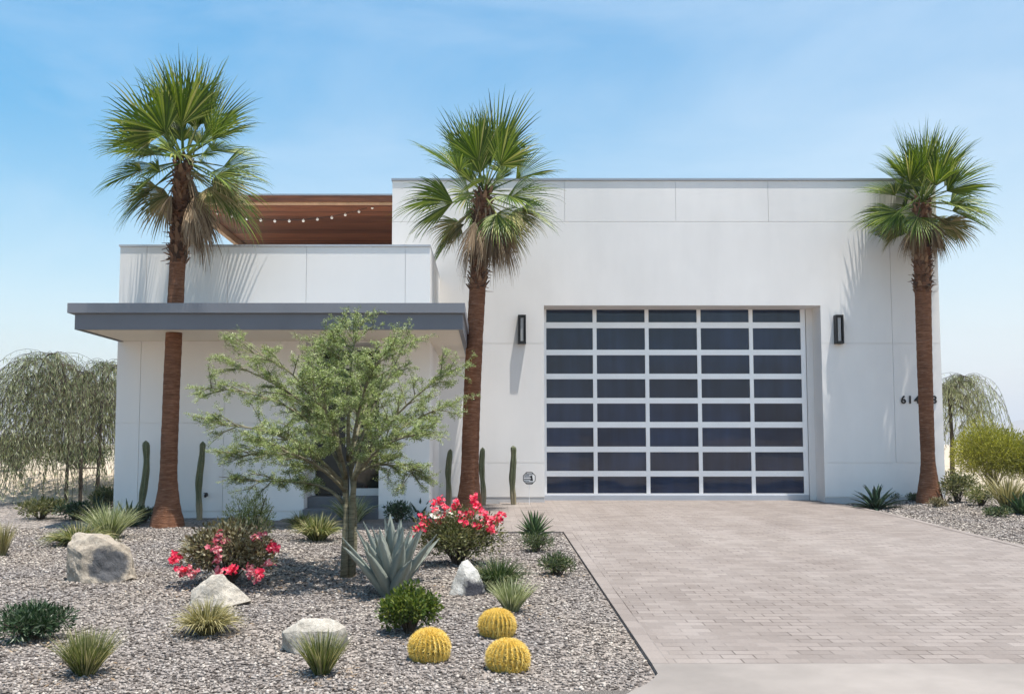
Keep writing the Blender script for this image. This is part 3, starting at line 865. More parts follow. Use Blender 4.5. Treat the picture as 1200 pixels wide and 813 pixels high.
# ------------------------------------------------------------------ palms
def frond(mb, origin, azim, elevn, pet, blade, nseg, spread, droop, rnd, mi=0, pm=None):
    """fan leaf: petiole then pleated segments"""
    h = Vector((math.cos(azim), math.sin(azim), 0))
    d = (h * math.cos(elevn) + Vector((0,0,1)) * math.sin(elevn)).normalized()
    side = Vector((-math.sin(azim), math.cos(azim), 0))
    roll = rnd.uniform(-.9, .9); cup = rnd.uniform(.15, .75)
    # petiole curve sagging outwards
    pts = []; p = Vector(origin); dd = d.copy()
    for i in range(6):
        pts.append(p.copy()); p = p + dd * (pet/5); dd = (dd + Vector((0,0,-.05*droop)) ).normalized()
    (pm or mb).tube(pts, [.018 - .002*i for i in range(6)], 5)
    p = pts[-1]; dd = (dd + Vector((0,0,-.15*droop))).normalized()
    up = side.cross(dd).normalized() * -1
    if up.z < 0: up = -up
    q = Matrix.Rotation(roll, 3, dd); side2 = q @ side; up = q @ up
    for k in range(nseg):
        a = spread * ((k + .5)/nseg - .5) * 2
        L = blade * (1 - .38 * (abs(a)/spread)**2) * rnd.uniform(.80, 1.05)
        sd = (dd * math.cos(a) + side2 * math.sin(a)).normalized()
        # cup the fan
        sd = (sd + up * (cup * abs(math.sin(a)))).normalized()
        sw = up.cross(sd).normalized()
        st = [0, .22, .42, .58, .74, .88, 1.0]
        dth = spread*2/nseg
        pos_ = p.copy(); cur = sd.copy(); P_ = []; W_ = []
        for i, s_ in enumerate(st):
            if i:
                pos_ = pos_ + cur * (L*(s_-st[i-1]))
                gd_ = droop * (.08 + .80*s_**3) * rnd.uniform(.4, 1.6) * (.7+.5*abs(math.sin(a)))
                cur = (cur + Vector((0,0,-gd_))).normalized()
            P_.append(pos_.copy())
            if s_ <= .5: W_.append(max(.004, L*s_*math.tan(dth/2)*1.02))
            else: W_.append(max(.0012, L*.5*math.tan(dth/2) * (1-s_)/.5 * 1.0))
        if rnd.random() < .3: # split tip hanging down
            P_[-1] = P_[-1] + Vector((0,0,-L*.05))
        mb.strip(P_, W_, sw, mi, fold=.55*(1 if k % 2 else -1), up=up)

def palm(base, top, r0, rm, r1, label, seed, scale=1.0, lean=(0,0), ngreen=30, nold=9, ndead=9, skirt_side=None, boots_from=.72, psz=(.62, .82), dl=1.0):
    rnd = random.Random(seed)
    root = thing('palm_tree', base, label, 'palm tree', 'fan palms along the front of the house')
    H = top.z - base.z; dx = top.x - base.x
    mb = MB(); n = 40; nr = 22
    vs = []; 
    def cx(t): return dx*(t**1.2) + lean[0]*math.sin(PI*t)
    def rad(t):
        if t < .16: r = rm + (r0-rm) * (1 - t/.16)**1.8
        else: r = rm + (r1-rm)*((t-.16)/.84)
        return r
    for i in range(n*2+1):
        t = i/(n*2)
        for k in range(nr):
            a = 2*PI*k/nr
            r = rad(t) * (1 + .035*noise.noise(Vector((math.cos(a)*2, math.sin(a)*2, t*26+seed))) + .018*math.sin(t*H*55))
            if t > boots_from: r *= 1.0 + .05*noise.noise(Vector((math.cos(a)*5, math.sin(a)*5, t*60)))
            vs.append((cx(t) + r*math.cos(a), r*math.sin(a), t*H - .05*(i == 0)))
    fs = [(i*nr+k, i*nr+(k+1) % nr, (i+1)*nr+(k+1) % nr, (i+1)*nr+k) for i in range(n*2) for k in range(nr)]
    fs.append(tuple(n*2*nr + k for k in range(nr)))
    mb.add(vs, fs)
    tr = mb.build('trunk', M['palm_trunk'], root, smooth=True)
    # old leaf bases below the crown
    bb = MB()
    nb = 280
    for i in range(nb):
        t = boots_from + (1.0 - boots_from + .02) * (i/nb)
        a = i * 2.39996 + rnd.uniform(-.15, .15)
        r = rad(min(t, 1)) * .95
        o_ = Vector((cx(t) + r*math.cos(a), r*math.sin(a), t*H))
        out = Vector((math.cos(a), math.sin(a), 0)); sd = Vector((-math.sin(a), math.cos(a), 0))
        L = rnd.uniform(.07, .15)*scale; upv = (out*rnd.uniform(.35, .8) + Vector((0,0,1))).normalized()
        if rnd.random() < .25: upv = (out + Vector((0,0,rnd.uniform(-.5,.3)))).normalized()
        W = rnd.uniform(.025, .045)*scale
        q0, q1, q2 = o_, o_ + upv*L*.6, o_ + upv*L
        th = out*.018
        vs = [q0-sd*W, q0+sd*W, q1+sd*W*.7, q2+sd*W*.35, q2-sd*W*.35, q1-sd*W*.7]
        vs2 = [v-th for v in vs]
        bb.add(vs+vs2, [(0,1,2,3,4,5),(11,10,9,8,7,6)] + [(j, j+6, (j+1) % 6+6, (j+1) % 6) for j in range(6)])
    bb.build('leaf_base', M['palm_boot'], tr)['kind'] = 'stuff'
    c = Vector((cx(1), 0, H)) 
    cr = MB(); od = MB(); dd_ = MB()
    for i in range(ngreen):
        f = (i+.5)/ngreen
        az_ = i*2.39996 + rnd.uniform(-.25, .25)
        el = R(88) - R(124)*f**1.05 + rnd.uniform(-.10, .10)
        o_ = c + Vector((math.cos(az_)*.06, math.sin(az_)*.06, .25*scale*(1-f)))
        frond(cr, o_, az_, el, psz[0]*(.62+.45*f)*scale, rnd.uniform(.80, 1.12)*psz[1]*scale*(1.32 if f < .3 else 1.12), 36, R(rnd.uniform(66, 96)) * (.62+.38*min(1, f*2.5)), .10+.40*f+rnd.uniform(0, .16), rnd)
    for i in range(7):
        az_ = i*2.39996 + 1.1; f = rnd.random()
        frond(cr, c + Vector((math.cos(az_)*.05, math.sin(az_)*.05, .12*scale)), az_, R(rnd.uniform(-5, 75)), rnd.uniform(.22, .38)*scale, rnd.uniform(.45, .62)*psz[1]*scale, 30, R(rnd.uniform(60, 85)), .3, rnd)
    for i in range(nold):
        az_ = i*2.39996*1.3 + rnd.uniform(-.3, .3)
        frond(od, c + Vector((0,0,-.06*scale)), az_, R(rnd.uniform(-55, -15)), rnd.uniform(.4,.6)*scale, .74*scale, 30, R(74), .62, rnd)
    for i in range(ndead):
        az_ = i*2.39996*1.7 + rnd.uniform(-.4, .4) if skirt_side is None or rnd.random() < .45 else skirt_side + rnd.uniform(-.7, .7)
        o_ = c + Vector((math.cos(az_)*r1*.8, math.sin(az_)*r1*.8, -.12*scale))
        frond(dd_, o_, az_, R(rnd.uniform(-84, -62)), rnd.uniform(.25, .45)*scale*dl, rnd.uniform(.55, .85)*scale*dl, 22, R(34), .9, rnd)
    cw = cr.build('crown', M['palm_leaf'], root)
    od.build('old_fronds', M['palm_leaf_old'], cw)
    dd_.build('dead_fronds', M['palm_dead'], cw)
    return root

def at_base(u, v, Y):
    return Vector(((u-CU)/F*Y, Y, g(Y)+gh((u-CU)/F*Y, Y)))
b1 = at_base(199, 618, 13.75); t1 = P(215, 194, 13.75)
palm(b1, t1, .255, .122, .112, 'tallest fan palm, at the left in front of the balcony wall', 11, 1.0, (-.02, 0), ngreen=31, nold=7, ndead=13, skirt_side=R(-10), boots_from=.72, psz=(.56, .86), dl=1.25)
b2 = at_base(550, 600, 15.9); t2 = P(567, 232, 15.9)
palm(b2, t2, .25, .148, .135, 'middle fan palm, standing behind the red-flowered bush', 23, 1.0, (-.03, 0), ngreen=24, nold=8, ndead=16, skirt_side=R(-30), boots_from=.70, psz=(.62, .92), dl=1.3)
b3 = at_base(1086, 588, 17.1); t3 = P(1080, 242, 17.1)
palm(b3, t3, .245, .122, .150, 'right fan palm in front of the house number', 37, .92, (-.02, 0), ngreen=29, nold=9, ndead=14, boots_from=.70, psz=(.52, .88))

# ------------------------------------------------------------------ plant makers (built at the origin, base on z = 0)
def grass_clump(name, loc, label, h, r, n, material, group=None, droop=.5, w=.004, seed=1, upright=1.0, cat='grass clump'):
    rnd = random.Random(seed); mb = MB()
    for i in range(n):
        a = rnd.uniform(0, 2*PI); rr = r*.22*math.sqrt(rnd.random())
        p = Vector((rr*math.cos(a), rr*math.sin(a), -.01))
        a += rnd.uniform(-.5, .5)
        tilt = rnd.random()**.8
        out = Vector((math.cos(a), math.sin(a), 0))
        d_ = (out * tilt * (r/h) * 1.1 + Vector((0,0,upright))).normalized()
        L = math.hypot(h, r*tilt*.8) * rnd.uniform(.65, 1.05)
        sd = Vector((-math.sin(a), math.cos(a), 0)); sd = (Matrix.Rotation(rnd.uniform(-.8,.8), 3, d_) @ sd)
        P_, W_ = [], []
        for k in range(5):
            P_.append(p.copy()); W_.append(w*(1 - (k/4)**2*.9)*rnd.uniform(.9, 1.1))
            p = p + d_*(L/4); d_ = (d_ + Vector((0,0,-droop*.35*(k+1)/2*(.4+tilt))) + out*.06*droop).normalized()
        mb.strip(P_, W_, sd)
    o = mb.build(name, material); o.location = loc
    return tag(o, label, cat, group)

def rosette(name, loc, label, h, r, n, material, w=.02, seed=1, cat='agave', curve=.35, group=None, thick=True, low=R(12)):
    rnd = random.Random(seed); mb = MB()
    for i in range(n):
        f = (i+.5)/n
        a = i*2.39996 + rnd.uniform(-.12, .12)
        el = R(86) - (R(86)-low)*f**.8 + rnd.uniform(-.06, .06)
        out = Vector((math.cos(a), math.sin(a), 0)); sd = Vector((-math.sin(a), math.cos(a), 0))
        d_ = out*math.cos(el) + Vector((0,0,1))*math.sin(el)
        L = (h*math.sin(el)**2 + r*math.cos(el)**2) * rnd.uniform(.85, 1.05) * (1.0 if f > .15 else .9)
        p = out*(.12*r*f) + Vector((0,0,-.01))
        K = 8; vs = []; fs = []
        for k in range(K+1):
            s_ = k/K
            wv = w*(.62+.55*math.sin(PI*min(1, s_*1.15)**.8)) if s_ < .8 else w*(1-s_)/.2*.72
            wv = max(.0008, wv*(1 - .25*s_))
            up_ = sd.cross(d_).normalized(); 
            if up_.dot(Vector((0,0,1))) < 0 and up_.dot(out) > 0: up_ = -up_
            inner = -out*math.sin(el) + Vector((0,0,1))*math.cos(el)
            th = w*.30*(1-s_*.8)
            vs += [p - sd*wv + inner*wv*.35, p - inner*th*.2, p + sd*wv + inner*wv*.35, p - inner*th*1.6]
            p = p + d_*(L/K)
            d_ = (d_ - Vector((0,0,1))*curve*.12*(1.2-math.sin(el)) + out*curve*.05).normalized()
        for k in range(K):
            b0 = 4*k; b1_ = 4*k+4
            for j in range(4): fs.append((b0+j, b0+(j+1) % 4, b1_+(j+1) % 4, b1_+j))
        mb.add(vs, fs)
    o = mb.build(name, material, smooth=True); o.location = loc
    return tag(o, label, cat, group)

def blob_pts(rnd, n, clumps):
    out = []
    for _ in range(n):
        c, r = rnd.choice(clumps)
        v = Vector((rnd.gauss(0,1), rnd.gauss(0,1), rnd.gauss(0,1))).normalized() * (rnd.random()**.45)
        out.append((Vector((c[0]+v.x*r[0], c[1]+v.y*r[1], max(.0, c[2]+v.z*r[2]))), v))
    return out

def shrub(name, loc, label, rx, ry, h, nl, leaf, material, seed=1, nclump=9, wl=.3, cat='shrub', group=None, stem=True, flowers=None, flatten=1.0, stemmat=None, shape='round'):
    rnd = random.Random(seed)
    root = thing(name, loc, label, cat, group)
    clumps = []
    for i in range(nclump):
        a = i*2.39996 + rnd.uniform(-.3,.3); q = math.sqrt((i+.3)/nclump)*.68
        zc = h*(.30 + .36*(1-q) + rnd.uniform(-.08, .12))
        rr = rnd.uniform(.30, .46)
        clumps.append(((rx*q*math.cos(a), ry*q*math.sin(a), zc), (rx*rr, ry*rr, h*rr*.75*flatten)))
    lf = MB(); stm = MB()
    for p, v in blob_pts(rnd, nl, clumps):
        d_ = (v + Vector((rnd.uniform(-.6,.6), rnd.uniform(-.6,.6), rnd.uniform(-.2,.9)))).normalized()
        sd = d_.cross(Vector((rnd.uniform(-1,1), rnd.uniform(-1,1), rnd.uniform(-1,1)))).normalized()
        L = leaf*rnd.uniform(.6, 1.25)
        lf.quad_leaf(p, d_, sd, L, L*wl*.5)
    for c, r in clumps:
        for _ in range(3):
            e = Vector(c) + Vector((rnd.uniform(-1,1)*r[0]*.7, rnd.uniform(-1,1)*r[1]*.7, rnd.uniform(-.2,.8)*r[2]))
            mid = Vector((e.x*.45, e.y*.45, e.z*.55))
            stm.tube([(rnd.uniform(-.03,.03), rnd.uniform(-.03,.03), -.03), mid, e], [.010, .006, .003], 4)
    stm.build('stems', stemmat or M['bark_dark'], root)
    lf.build('foliage', material, root)
    if flowers:
        for (fname, fm, pts, fr_, fn) in flowers:
            fb = MB()
            for (x, y, z) in pts:
                for _ in range(fn):
                    q = Vector((x, y, z)) + Vector((rnd.gauss(0,.45)*fr_, rnd.gauss(0,.45)*fr_, rnd.gauss(0,.4)*fr_))
                    nn = Vector((rnd.uniform(-1,1), rnd.uniform(-1.4,.4), rnd.uniform(0,1.2))).normalized()
                    t1_ = nn.cross(Vector((0.3,.1,1))).normalized(); t2_ = nn.cross(t1_)
                    s_ = rnd.uniform(.014, .023)
                    for k in range(5):
                        a = 2*PI*k/5 + .3
                        d1 = t1_*math.cos(a)+t2_*math.sin(a); d2 = nn.cross(d1)
                        fb.quad_leaf(q, (d1+nn*.35).normalized(), d2, s_*1.5, s_*.65)
            fb.build(fname, fm, root)
    return root

# ------------------------------------------------------------------ feathery tree in the bed
def feathery_tree():
    rnd = random.Random(71)
    base = GG(407, 681); Y0 = base.y; s = F/Y0
    root = thing('feathery_tree', base, 'young open green-barked tree with feathery leaves in front of the entry', 'tree')
    tr = MB(); lf = MB()
    tips = []
    def px(u, v, dy=0):   # a point of the real tree, from where it grows: local metres
        q = P(u, v, Y0+dy); return q - base
    trunks = [
        [(403,684,0),(404,640,.0),(406,600,.02),(404,560,.05),(398,530,.1)],
        [(410,684,.05),(411,630,.03),(413,590,0),(415,560,-.05),(428,520,-.1)],
        [(413,682,.1),(416,640,.12),(416,600,.15),(412,560,.18),(408,500,.2)],
    ]
    for i, t in enumerate(trunks):
        pts = [px(*q) for q in t]
        tr.tube(pts, [.040,.033,.030,.027,.020] if i < 2 else [.028,.024,.022,.02,.015], 10)
    # main limbs: start -> end (pixels, depth offset)
    limbs = [((404,570,.05),(372,520,-.25),(330,495,-.5),(262,490,-.6)), ((402,590,.02),(388,566,.1),(340,572,.35),(298,572,.4)),
             ((404,560,.05),(380,470,.2),(320,440,.4),(248,436,.45)), ((402,550,.1),(385,450,-.1),(345,400,-.3),(300,385,-.35)),
             ((400,540,.1),(398,460,.3),(390,400,.5),(372,388,.6)), ((408,540,.1),(412,450,-.1),(418,390,-.2),(424,362,-.2)),
             ((412,550,0),(440,470,.2),(470,420,.4),(490,375,.5)), ((413,560,0),(450,500,-.2),(500,450,-.4),(540,420,-.5)),
             ((415,560,0),(460,510,.2),(500,480,.35),(536,468,.4)), ((414,565,0),(440,530,-.5),(470,510,-.9),(505,505,-1.1)),
             ((404,560,0),(390,510,.6),(370,470,1.0),(350,455,1.2)), ((412,550,0),(425,490,.7),(440,450,1.1),(455,430,1.25)),
             ((406,560,0),(400,500,-.6),(385,460,-1.0),(372,440,-1.15)), ((410,540,0),(430,440,-.5),(445,410,-.8),(458,392,-.9)),
             ((404,575,0),(380,545,-.4),(350,530,-.7),(320,525,-.85)), ((412,560,0),(445,540,.1),(480,545,.2),(500,560,.3)),
             ((404,550,.1),(392,480,-.2),(350,440,-.2),(290,410,-.1)), ((408,520,.1),(416,430,.3),(408,390,.2),(400,375,.2)),
             ((404,565,.1),(370,535,.3),(320,525,.4),(285,535,.4))]
    def curve(c, n=9):
        c = [c[0]] + [(402+(u-407)*(.97 if u < 407 else .86), 530+(v-530)*(.80 if v < 530 else .8), d_*.9) for u, v, d_ in c[1:]]
        pts = [px(*q) for q in c]; out = []
        for i in range(n):
            t = i/(n-1)
            # catmull-ish: bezier cubic
            a = (1-t)**3; b_ = 3*(1-t)**2*t; c_ = 3*(1-t)*t*t; d_ = t**3
            out.append(pts[0]*a + pts[1]*b_ + pts[2]*c_ + pts[3]*d_)
        return out
    def leafy_twig(p, d_, L):
        K = 6; q = p.copy(); pts = [q.copy()]
        for k in range(K):
            d_ = (d_ + Vector((rnd.uniform(-.25,.25), rnd.uniform(-.25,.25), rnd.uniform(-.24,.16)))).normalized()
            q = q + d_*(L/K); pts.append(q.copy())
        tr.tube(pts, [.0035]*3 + [.0022]*(len(pts)-3), 3, cap=False)
        for a, b_ in zip(pts, pts[1:]):
            for j in range(4):
                t = rnd.random(); c_ = a.lerp(b_, t)
                dd = Vector((rnd.uniform(-1,1), rnd.uniform(-1,1), rnd.uniform(-.7,.8))).normalized()
                # little pinnate sprays: a few leaflets along a stalk
                sd = dd.cross(Vector((rnd.uniform(-1,1), rnd.uniform(-1,1), 1))).normalized()
                for m in range(4):
                    o_ = c_ + dd*(.012*m+.004)
                    lf.quad_leaf(o_, (dd*.4 + sd*(1 if m % 2 else -1)).normalized(), dd, rnd.uniform(.014,.024), .0052)
    for li, c in enumerate(limbs):
        pts = curve(c, 12)
        tr.tube(pts, [.016*(1-i/12)**.9+.003 for i in range(12)], 6)
        for i in range(3, 12):
            nsub = 3 if i < 6 else 2
            for _ in range(nsub):
                t = pts[i]; dr = (pts[i]-pts[i-1]).normalized()
                d_ = (dr*.8 + Vector((rnd.uniform(-.9,.9), rnd.uniform(-.9,.9), rnd.uniform(-.45,.6)))).normalized()
                L = rnd.uniform(.16, .34)*(1.0 if i > 4 else .8)
                p2 = t + d_*L
                tr.tube([t, t.lerp(p2, .5)+Vector((0,0,.01)), p2], [.006,.0045,.003], 4, cap=False)
                for m in range(3):
                    tt = rnd.uniform(.3, 1)
                    d2 = (d_ + Vector((rnd.uniform(-.8,.8), rnd.uniform(-.8,.8), rnd.uniform(-.5,.5)))).normalized()
                    leafy_twig(t.lerp(p2, tt), d2, rnd.uniform(.10, .22))
        # long whip at the end
        d_ = (pts[-1]-pts[-2]).normalized(); q = pts[-1].copy()
        for m in range(3):
            d_ = (d_ + Vector((rnd.uniform(-.3,.3), rnd.uniform(-.3,.3), rnd.uniform(-.1,.2)))).normalized()
            leafy_twig(q, d_, .16); q = q + d_*.07
    tr.build('trunk', M['bark'], root, smooth=True)
    lf.build('crown', M['tree_leaf'], root)
feathery_tree()

# ------------------------------------------------------------------ weeping trees beside the house
def weeping_tree(base, label, arches, seed, nst, hang, lean=0, r=.05, leafm='weep_leaf', fork=1.9):
    rnd = random.Random(seed)
    root = thing('weeping_tree', base, label, 'tree', 'weeping trees beside the house')
    tr = MB(); lf = MB()
    tr.tube([(0,0,-.05), (.03,0,fork*.5), (lean,0,fork)], [r, r*.8, r*.6], 8)
    for (ex_, ey_, ez_, pk) in arches:
        s_ = Vector((lean, 0, fork*rnd.uniform(.8,1))); e = Vector((ex_, ey_, ez_)); mid = (s_+e)/2; mid.z = pk
        pts = []
        for i in range(14):
            t = i/13; pts.append(s_*(1-t)**2 + mid*2*t*(1-t) + e*t*t)
        tr.tube(pts, [r*.5*(1-i/14)+.004 for i in range(14)], 5)
        for k in range(nst):
            t = rnd.uniform(.34, 1); i = min(12, int(t*13)); p = pts[i].lerp(pts[i+1], t*13-i)
            L = hang*rnd.uniform(.35, 1.0); a = rnd.uniform(0, 2*PI)
            d_ = Vector((math.cos(a)*.9, math.sin(a)*.9, rnd.uniform(-.1,.5))).normalized()
            q = p.copy(); sp_ = [q.copy()]; K = 10
            for m in range(K):
                q = q + d_*(L/K); sp_.append(q.copy()); d_ = (d_ + Vector((rnd.uniform(-.08,.08), rnd.uniform(-.08,.08), -.33))).normalized()
                if q.z < .18: break
            if len(sp_) < 2: continue
            tr.tube(sp_, .0035, 3, cap=False)
            for a_, b_ in zip(sp_, sp_[1:]):
                for j in range(3):
                    c_ = a_.lerp(b_, rnd.random())
                    dl = (Vector((rnd.uniform(-.6,.6), rnd.uniform(-.6,.6), -1))).normalized()
                    sd = dl.cross(Vector((rnd.uniform(-1,1), rnd.uniform(-1,1), .2))).normalized()
                    lf.quad_leaf(c_, dl, sd, rnd.uniform(.07,.15), .0065)
    tr.build('trunk', M['bark_dark'], root); lf.build('crown', M[leafm], root)
    return root
YW = 17.6
def wl(u, v, Y, base): q = P(u, v, Y); return q - base
ba = at_base(80, 598, YW)
A = []
def arch(u, v, pk, dy, base, Y):
    e = wl(u, v, Y, base); A.append((e.x, dy, e.z, wl(u, pk, Y, base).z))
for a_ in [(8,470,372,0),(20,500,395,.5),(45,480,360,-.4),(0,520,420,-.2),(62,520,400,.6),(-25,500,400,.3),(30,540,450,-.6),(55,450,385,.2),(100,520,430,-.6),(10,560,480,.4)]:
    arch(*a_, ba, YW)
weeping_tree(ba, 'grey-green weeping tree with slender trunk, farther from the white wall', A, 5, 56, 2.3, fork=2.1, r=.035)
bb_ = at_base(116, 596, YW+.3); A = []
for a_ in [(128,455,385,0),(150,480,380,.4),(104,480,400,-.4),(98,520,430,.3),(140,520,440,-.3),(112,470,420,.5)]:
    arch(*a_, bb_, YW+.3)
weeping_tree(bb_, 'dark weeping tree tied to stakes against the white wall corner', A, 9, 54, 2.0, fork=2.0, r=.04, leafm='weep_leaf')
br2 = at_base(1113, 560, 21.5); A = []
for a_ in [(1150,470,425,0),(1165,500,440,.4),(1135,455,420,-.3),(1125,480,425,.3),(1105,470,425,-.3),(1150,520,470,-.2)]:
    arch(*a_, br2, 21.5)
weeping_tree(br2, 'sparse weeping tree behind the right corner of the house', A, 15, 40, 1.7, fork=2.1, r=.06)
# stakes
sk = thing('tree_stakes', at_base(97, 603, 17.2), 'pair of dark wooden stakes with a crossbar beside the weeping tree', 'tree stakes')
m_ = MB(); m_.tube([(0,0,-.05),(0.0,0,1.55)], .035, 8); m_.build('stake', M['bark_dark'], sk)
m_ = MB(); m_.tube([(.30,.05,-.05),(.32,.05,1.9)], .026, 8); m_.build('stake', M['bark_dark'], sk)
zc = P(100, 550, 17.2).z - g(17.2)
m_ = MB(); m_.tube([(-.01,.0,zc),(.34,.05,zc)], .014, 6); m_.build('crossbar', M['bark_dark'], sk)

# sunlit sandy slope at the far left
m_ = MB(); nx, ny = 60, 24; vs = []
for j in range(ny+1):
    for i in range(nx+1):
        x = -22 + (LX0 - .3 + 22)*i/nx; y = 17.75 + 10*j/ny
        t = min(1, (y-17.75)/1.3); k = t*t*(3-2*t)
        vs.append((x, y, g(y) + .004 + k*(.52 + .07*noise.noise(Vector((x*.8, y*.8, 0)))) + .02*k*noise.noise(Vector((x*4, y*4, 1)))))
fs = [(j*(nx+1)+i, j*(nx+1)+i+1, (j+1)*(nx+1)+i+1, (j+1)*(nx+1)+i) for j in range(ny) for i in range(nx)]
m_.add(vs, fs); struct(m_.build('sandy_slope', M['sand'], smooth=True))

# ------------------------------------------------------------------ cacti
def column_cactus(u, vb, vt, Y, label, seed, r=.062, bend=0.0, cx_=0):
    base = at_base(u, vb, Y); top = P(u+cx_, vt, Y)
    H = top.z - base.z; rnd = random.Random(seed)
    root = thing('column_cactus', base, label, 'cactus', 'column cacti along the wall')
    mb = MB(); nr = 24; n = 34; vs = []
    X = top.x - base.x
    def c(t): return Vector((X*t + bend*math.sin(PI*t) + .013*math.sin(t*7+seed), .02*math.sin(3*t+seed), t*H))
    for i in range(n+1):
        t = i/n; rr = r*(1 + .10*math.sin(t*11+seed) + .05*math.sin(t*23+seed*2)) * (.80+.20*min(1, t*6))
        if t > .93: rr *= math.sqrt(max(.02, 1-((t-.93)/.07)**2))
        p = c(t)
        for k in range(nr):
            a = 2*PI*k/nr; q = rr*(1 if k % 4 == 0 else (.86 if k % 4 in (1,3) else .72))
            vs.append((p.x+q*math.cos(a), p.y+q*math.sin(a), p.z - .03*(i == 0)))
    fs = [(i*nr+k, i*nr+(k+1) % nr, (i+1)*nr+(k+1) % nr, (i+1)*nr+k) for i in range(n) for k in range(nr)]
    fs.append(tuple(n*nr+k for k in range(nr)))
    mb.add(vs, fs); mb.build('stem', M['cactus'], root, smooth=False)
    sp_ = MB()
    for k in range(0, nr, 4):
        a = 2*PI*k/nr
        for i in range(int(H/.035)):
            t = (i+.5)/(H/.035); p = c(t) + Vector((math.cos(a), math.sin(a), 0))*r*.98
            for j in range(4):
                d_ = Vector((math.cos(a)+rnd.uniform(-.8,.8), math.sin(a)+rnd.uniform(-.8,.8), rnd.uniform(-.7,.7))).normalized()
                sd = d_.cross(Vector((.1,.2,1))).normalized()
                sp_.add([p-sd*.0022, p+sd*.0022, p+d_*rnd.uniform(.016,.032)], [(0,1,2)])
    sp_.build('spines', M['spine_pale'], root)['kind'] = 'stuff'
column_cactus(167.5, 607, 516, 14.55, 'column cactus on the left side of the tallest palm trunk', 3, .055, .03, 4)
column_cactus(235, 607, 517, 14.55, 'column cactus to the right of the tallest palm, beside the hose tap', 8, .052, -.01, 2.5)
column_cactus(525, 598, 526, 17.3, 'thin column cactus left of the middle palm trunk', 13, .052, 0, 2)
column_cactus(566, 598, 524, 17.3, 'column cactus half hidden behind the middle palm trunk', 19, .05, 0, -1)
column_cactus(601, 597, 522, 17.3, 'column cactus between the middle palm and the security sign', 27, .056, .0, 0)

def make_barrel(loc, label):
    root = thing('barrel_cactus', loc, label, 'cactus', 'golden barrel cacti in the gravel')
    mb = MB(); nr = 24; nn = 18; r = .13; hh = .225; vs = []
    def pt(a, f, k=1.0):
        ph = f*PI*.93 + .06
        x = math.sin(ph)**.85*r*k; z = hh/2 + hh/2*math.cos(ph)*1.02
        return Vector((x*math.cos(a), x*math.sin(a), max(-.01, z)))
    for i in range(nn+1):
        for k in range(nr*2):
            vs.append(pt(PI*k/nr, i/nn, 1 if k % 2 == 0 else .87))
    fs = [(i*nr*2+k, i*nr*2+(k+1) % (nr*2), (i+1)*nr*2+(k+1) % (nr*2), (i+1)*nr*2+k) for i in range(nn) for k in range(nr*2)]
    fs.append(tuple(range(nr*2)))
    mb.add(vs, fs); mb.build('body', M['barrel_skin'], root)
    rnd = random.Random(4); sp_ = MB()
    for k in range(nr):
        a = 2*PI*k/nr
        for i in range(24):
            f = (i+.3)/24*.90
            p = pt(a, f, 1.0); q = pt(a, f+.02, 1.0); nrm = (p - Vector((0,0,hh*.42))).normalized()
            for j in range(10):
                a2 = 2*PI*j/10+rnd.uniform(-.3,.3)
                tx = Vector((-math.sin(a), math.cos(a), 0)); ty = nrm.cross(tx)
                d_ = (nrm*rnd.uniform(.35,.9) + tx*math.cos(a2)*.75 + ty*math.sin(a2)*.75).normalized()
                L = rnd.uniform(.024, .042)
                sd = d_.cross(nrm); sd = sd.normalized() if sd.length > 1e-4 else tx
                u2 = sd.cross(d_)
                w0 = .0019
                sp_.add([p+sd*w0, p-sd*w0*.5+u2*w0, p-sd*w0*.5-u2*w0, p+d_*L+Vector((0,0,-.003))], [(0,1,3),(1,2,3),(2,0,3)])
    sp_.build('spines', M['spine'], root)['kind'] = 'stuff'
    return root
q1 = GG(503.5, 774, -.028); q2 = GG(583, 748, -.024); q3 = GG(595, 787, -.03)
bc = make_barrel(q1, 'golden barrel cactus in front of the round green shrub'); bc.scale = (.97, .95, .95); bc.rotation_euler = (R(4), R(-3), .4)
copy_tree(bc, q2, 'golden barrel cactus beside the pale variegated grass, rear one of the right pair', 1.1, (.93, .96, .90)).rotation_euler = (R(-3), R(4), 1.1)
copy_tree(bc, q3, 'golden barrel cactus nearest the sidewalk, front one of the right pair', 2.3, (1.0,.95,.92)).rotation_euler = (R(5), R(5), 2.3)

# ------------------------------------------------------------------ boulders
def boulder(loc, pts, label, material, seed, amp=.018, facet=True):
    bm = bmesh.new()
    for p in pts: bm.verts.new(p)
    res = bmesh.ops.convex_hull(bm, input=bm.verts)
    bmesh.ops.delete(bm, geom=[v for v in bm.verts if not v.link_faces], context='VERTS')
    bmesh.ops.subdivide_edges(bm, edges=bm.edges, cuts=4, use_grid_fill=True)
    bmesh.ops.triangulate(bm, faces=bm.faces)
    bmesh.ops.subdivide_edges(bm, edges=bm.edges, cuts=1, use_grid_fill=True)
    bmesh.ops.smooth_vert(bm, verts=bm.verts, factor=.08, use_axis_x=True, use_axis_y=True, use_axis_z=True)
    for v in bm.verts:
        n_ = v.co.normalized()
        k = noise.noise(v.co*4.5 + Vector((seed,0,0))) * amp*1.6 + noise.noise(v.co*13 + Vector((0,seed,0)))*amp*.8 + noise.noise(v.co*34)*amp*.3
        # ridged part for chipped faces
        k -= abs(noise.noise(v.co*6 + Vector((0,0,seed))))*amp*1.0
        k += (round(noise.noise(v.co*3.1 + Vector((seed,seed,0)))*5)/5)*amp*.6
        v.co += n_*k
    bmesh.ops.recalc_face_normals(bm, faces=bm.faces)
    me = bpy.data.meshes.new('boulder'); bm.to_mesh(me); bm.free(); me.materials.append(material)
    me.polygons.foreach_set('use_smooth', [False]*len(me.polygons))
    o = bpy.data.objects.new('boulder', me); COL.objects.link(o); o.location = loc
    return tag(o, label, 'boulder', 'boulders in the gravel bed')
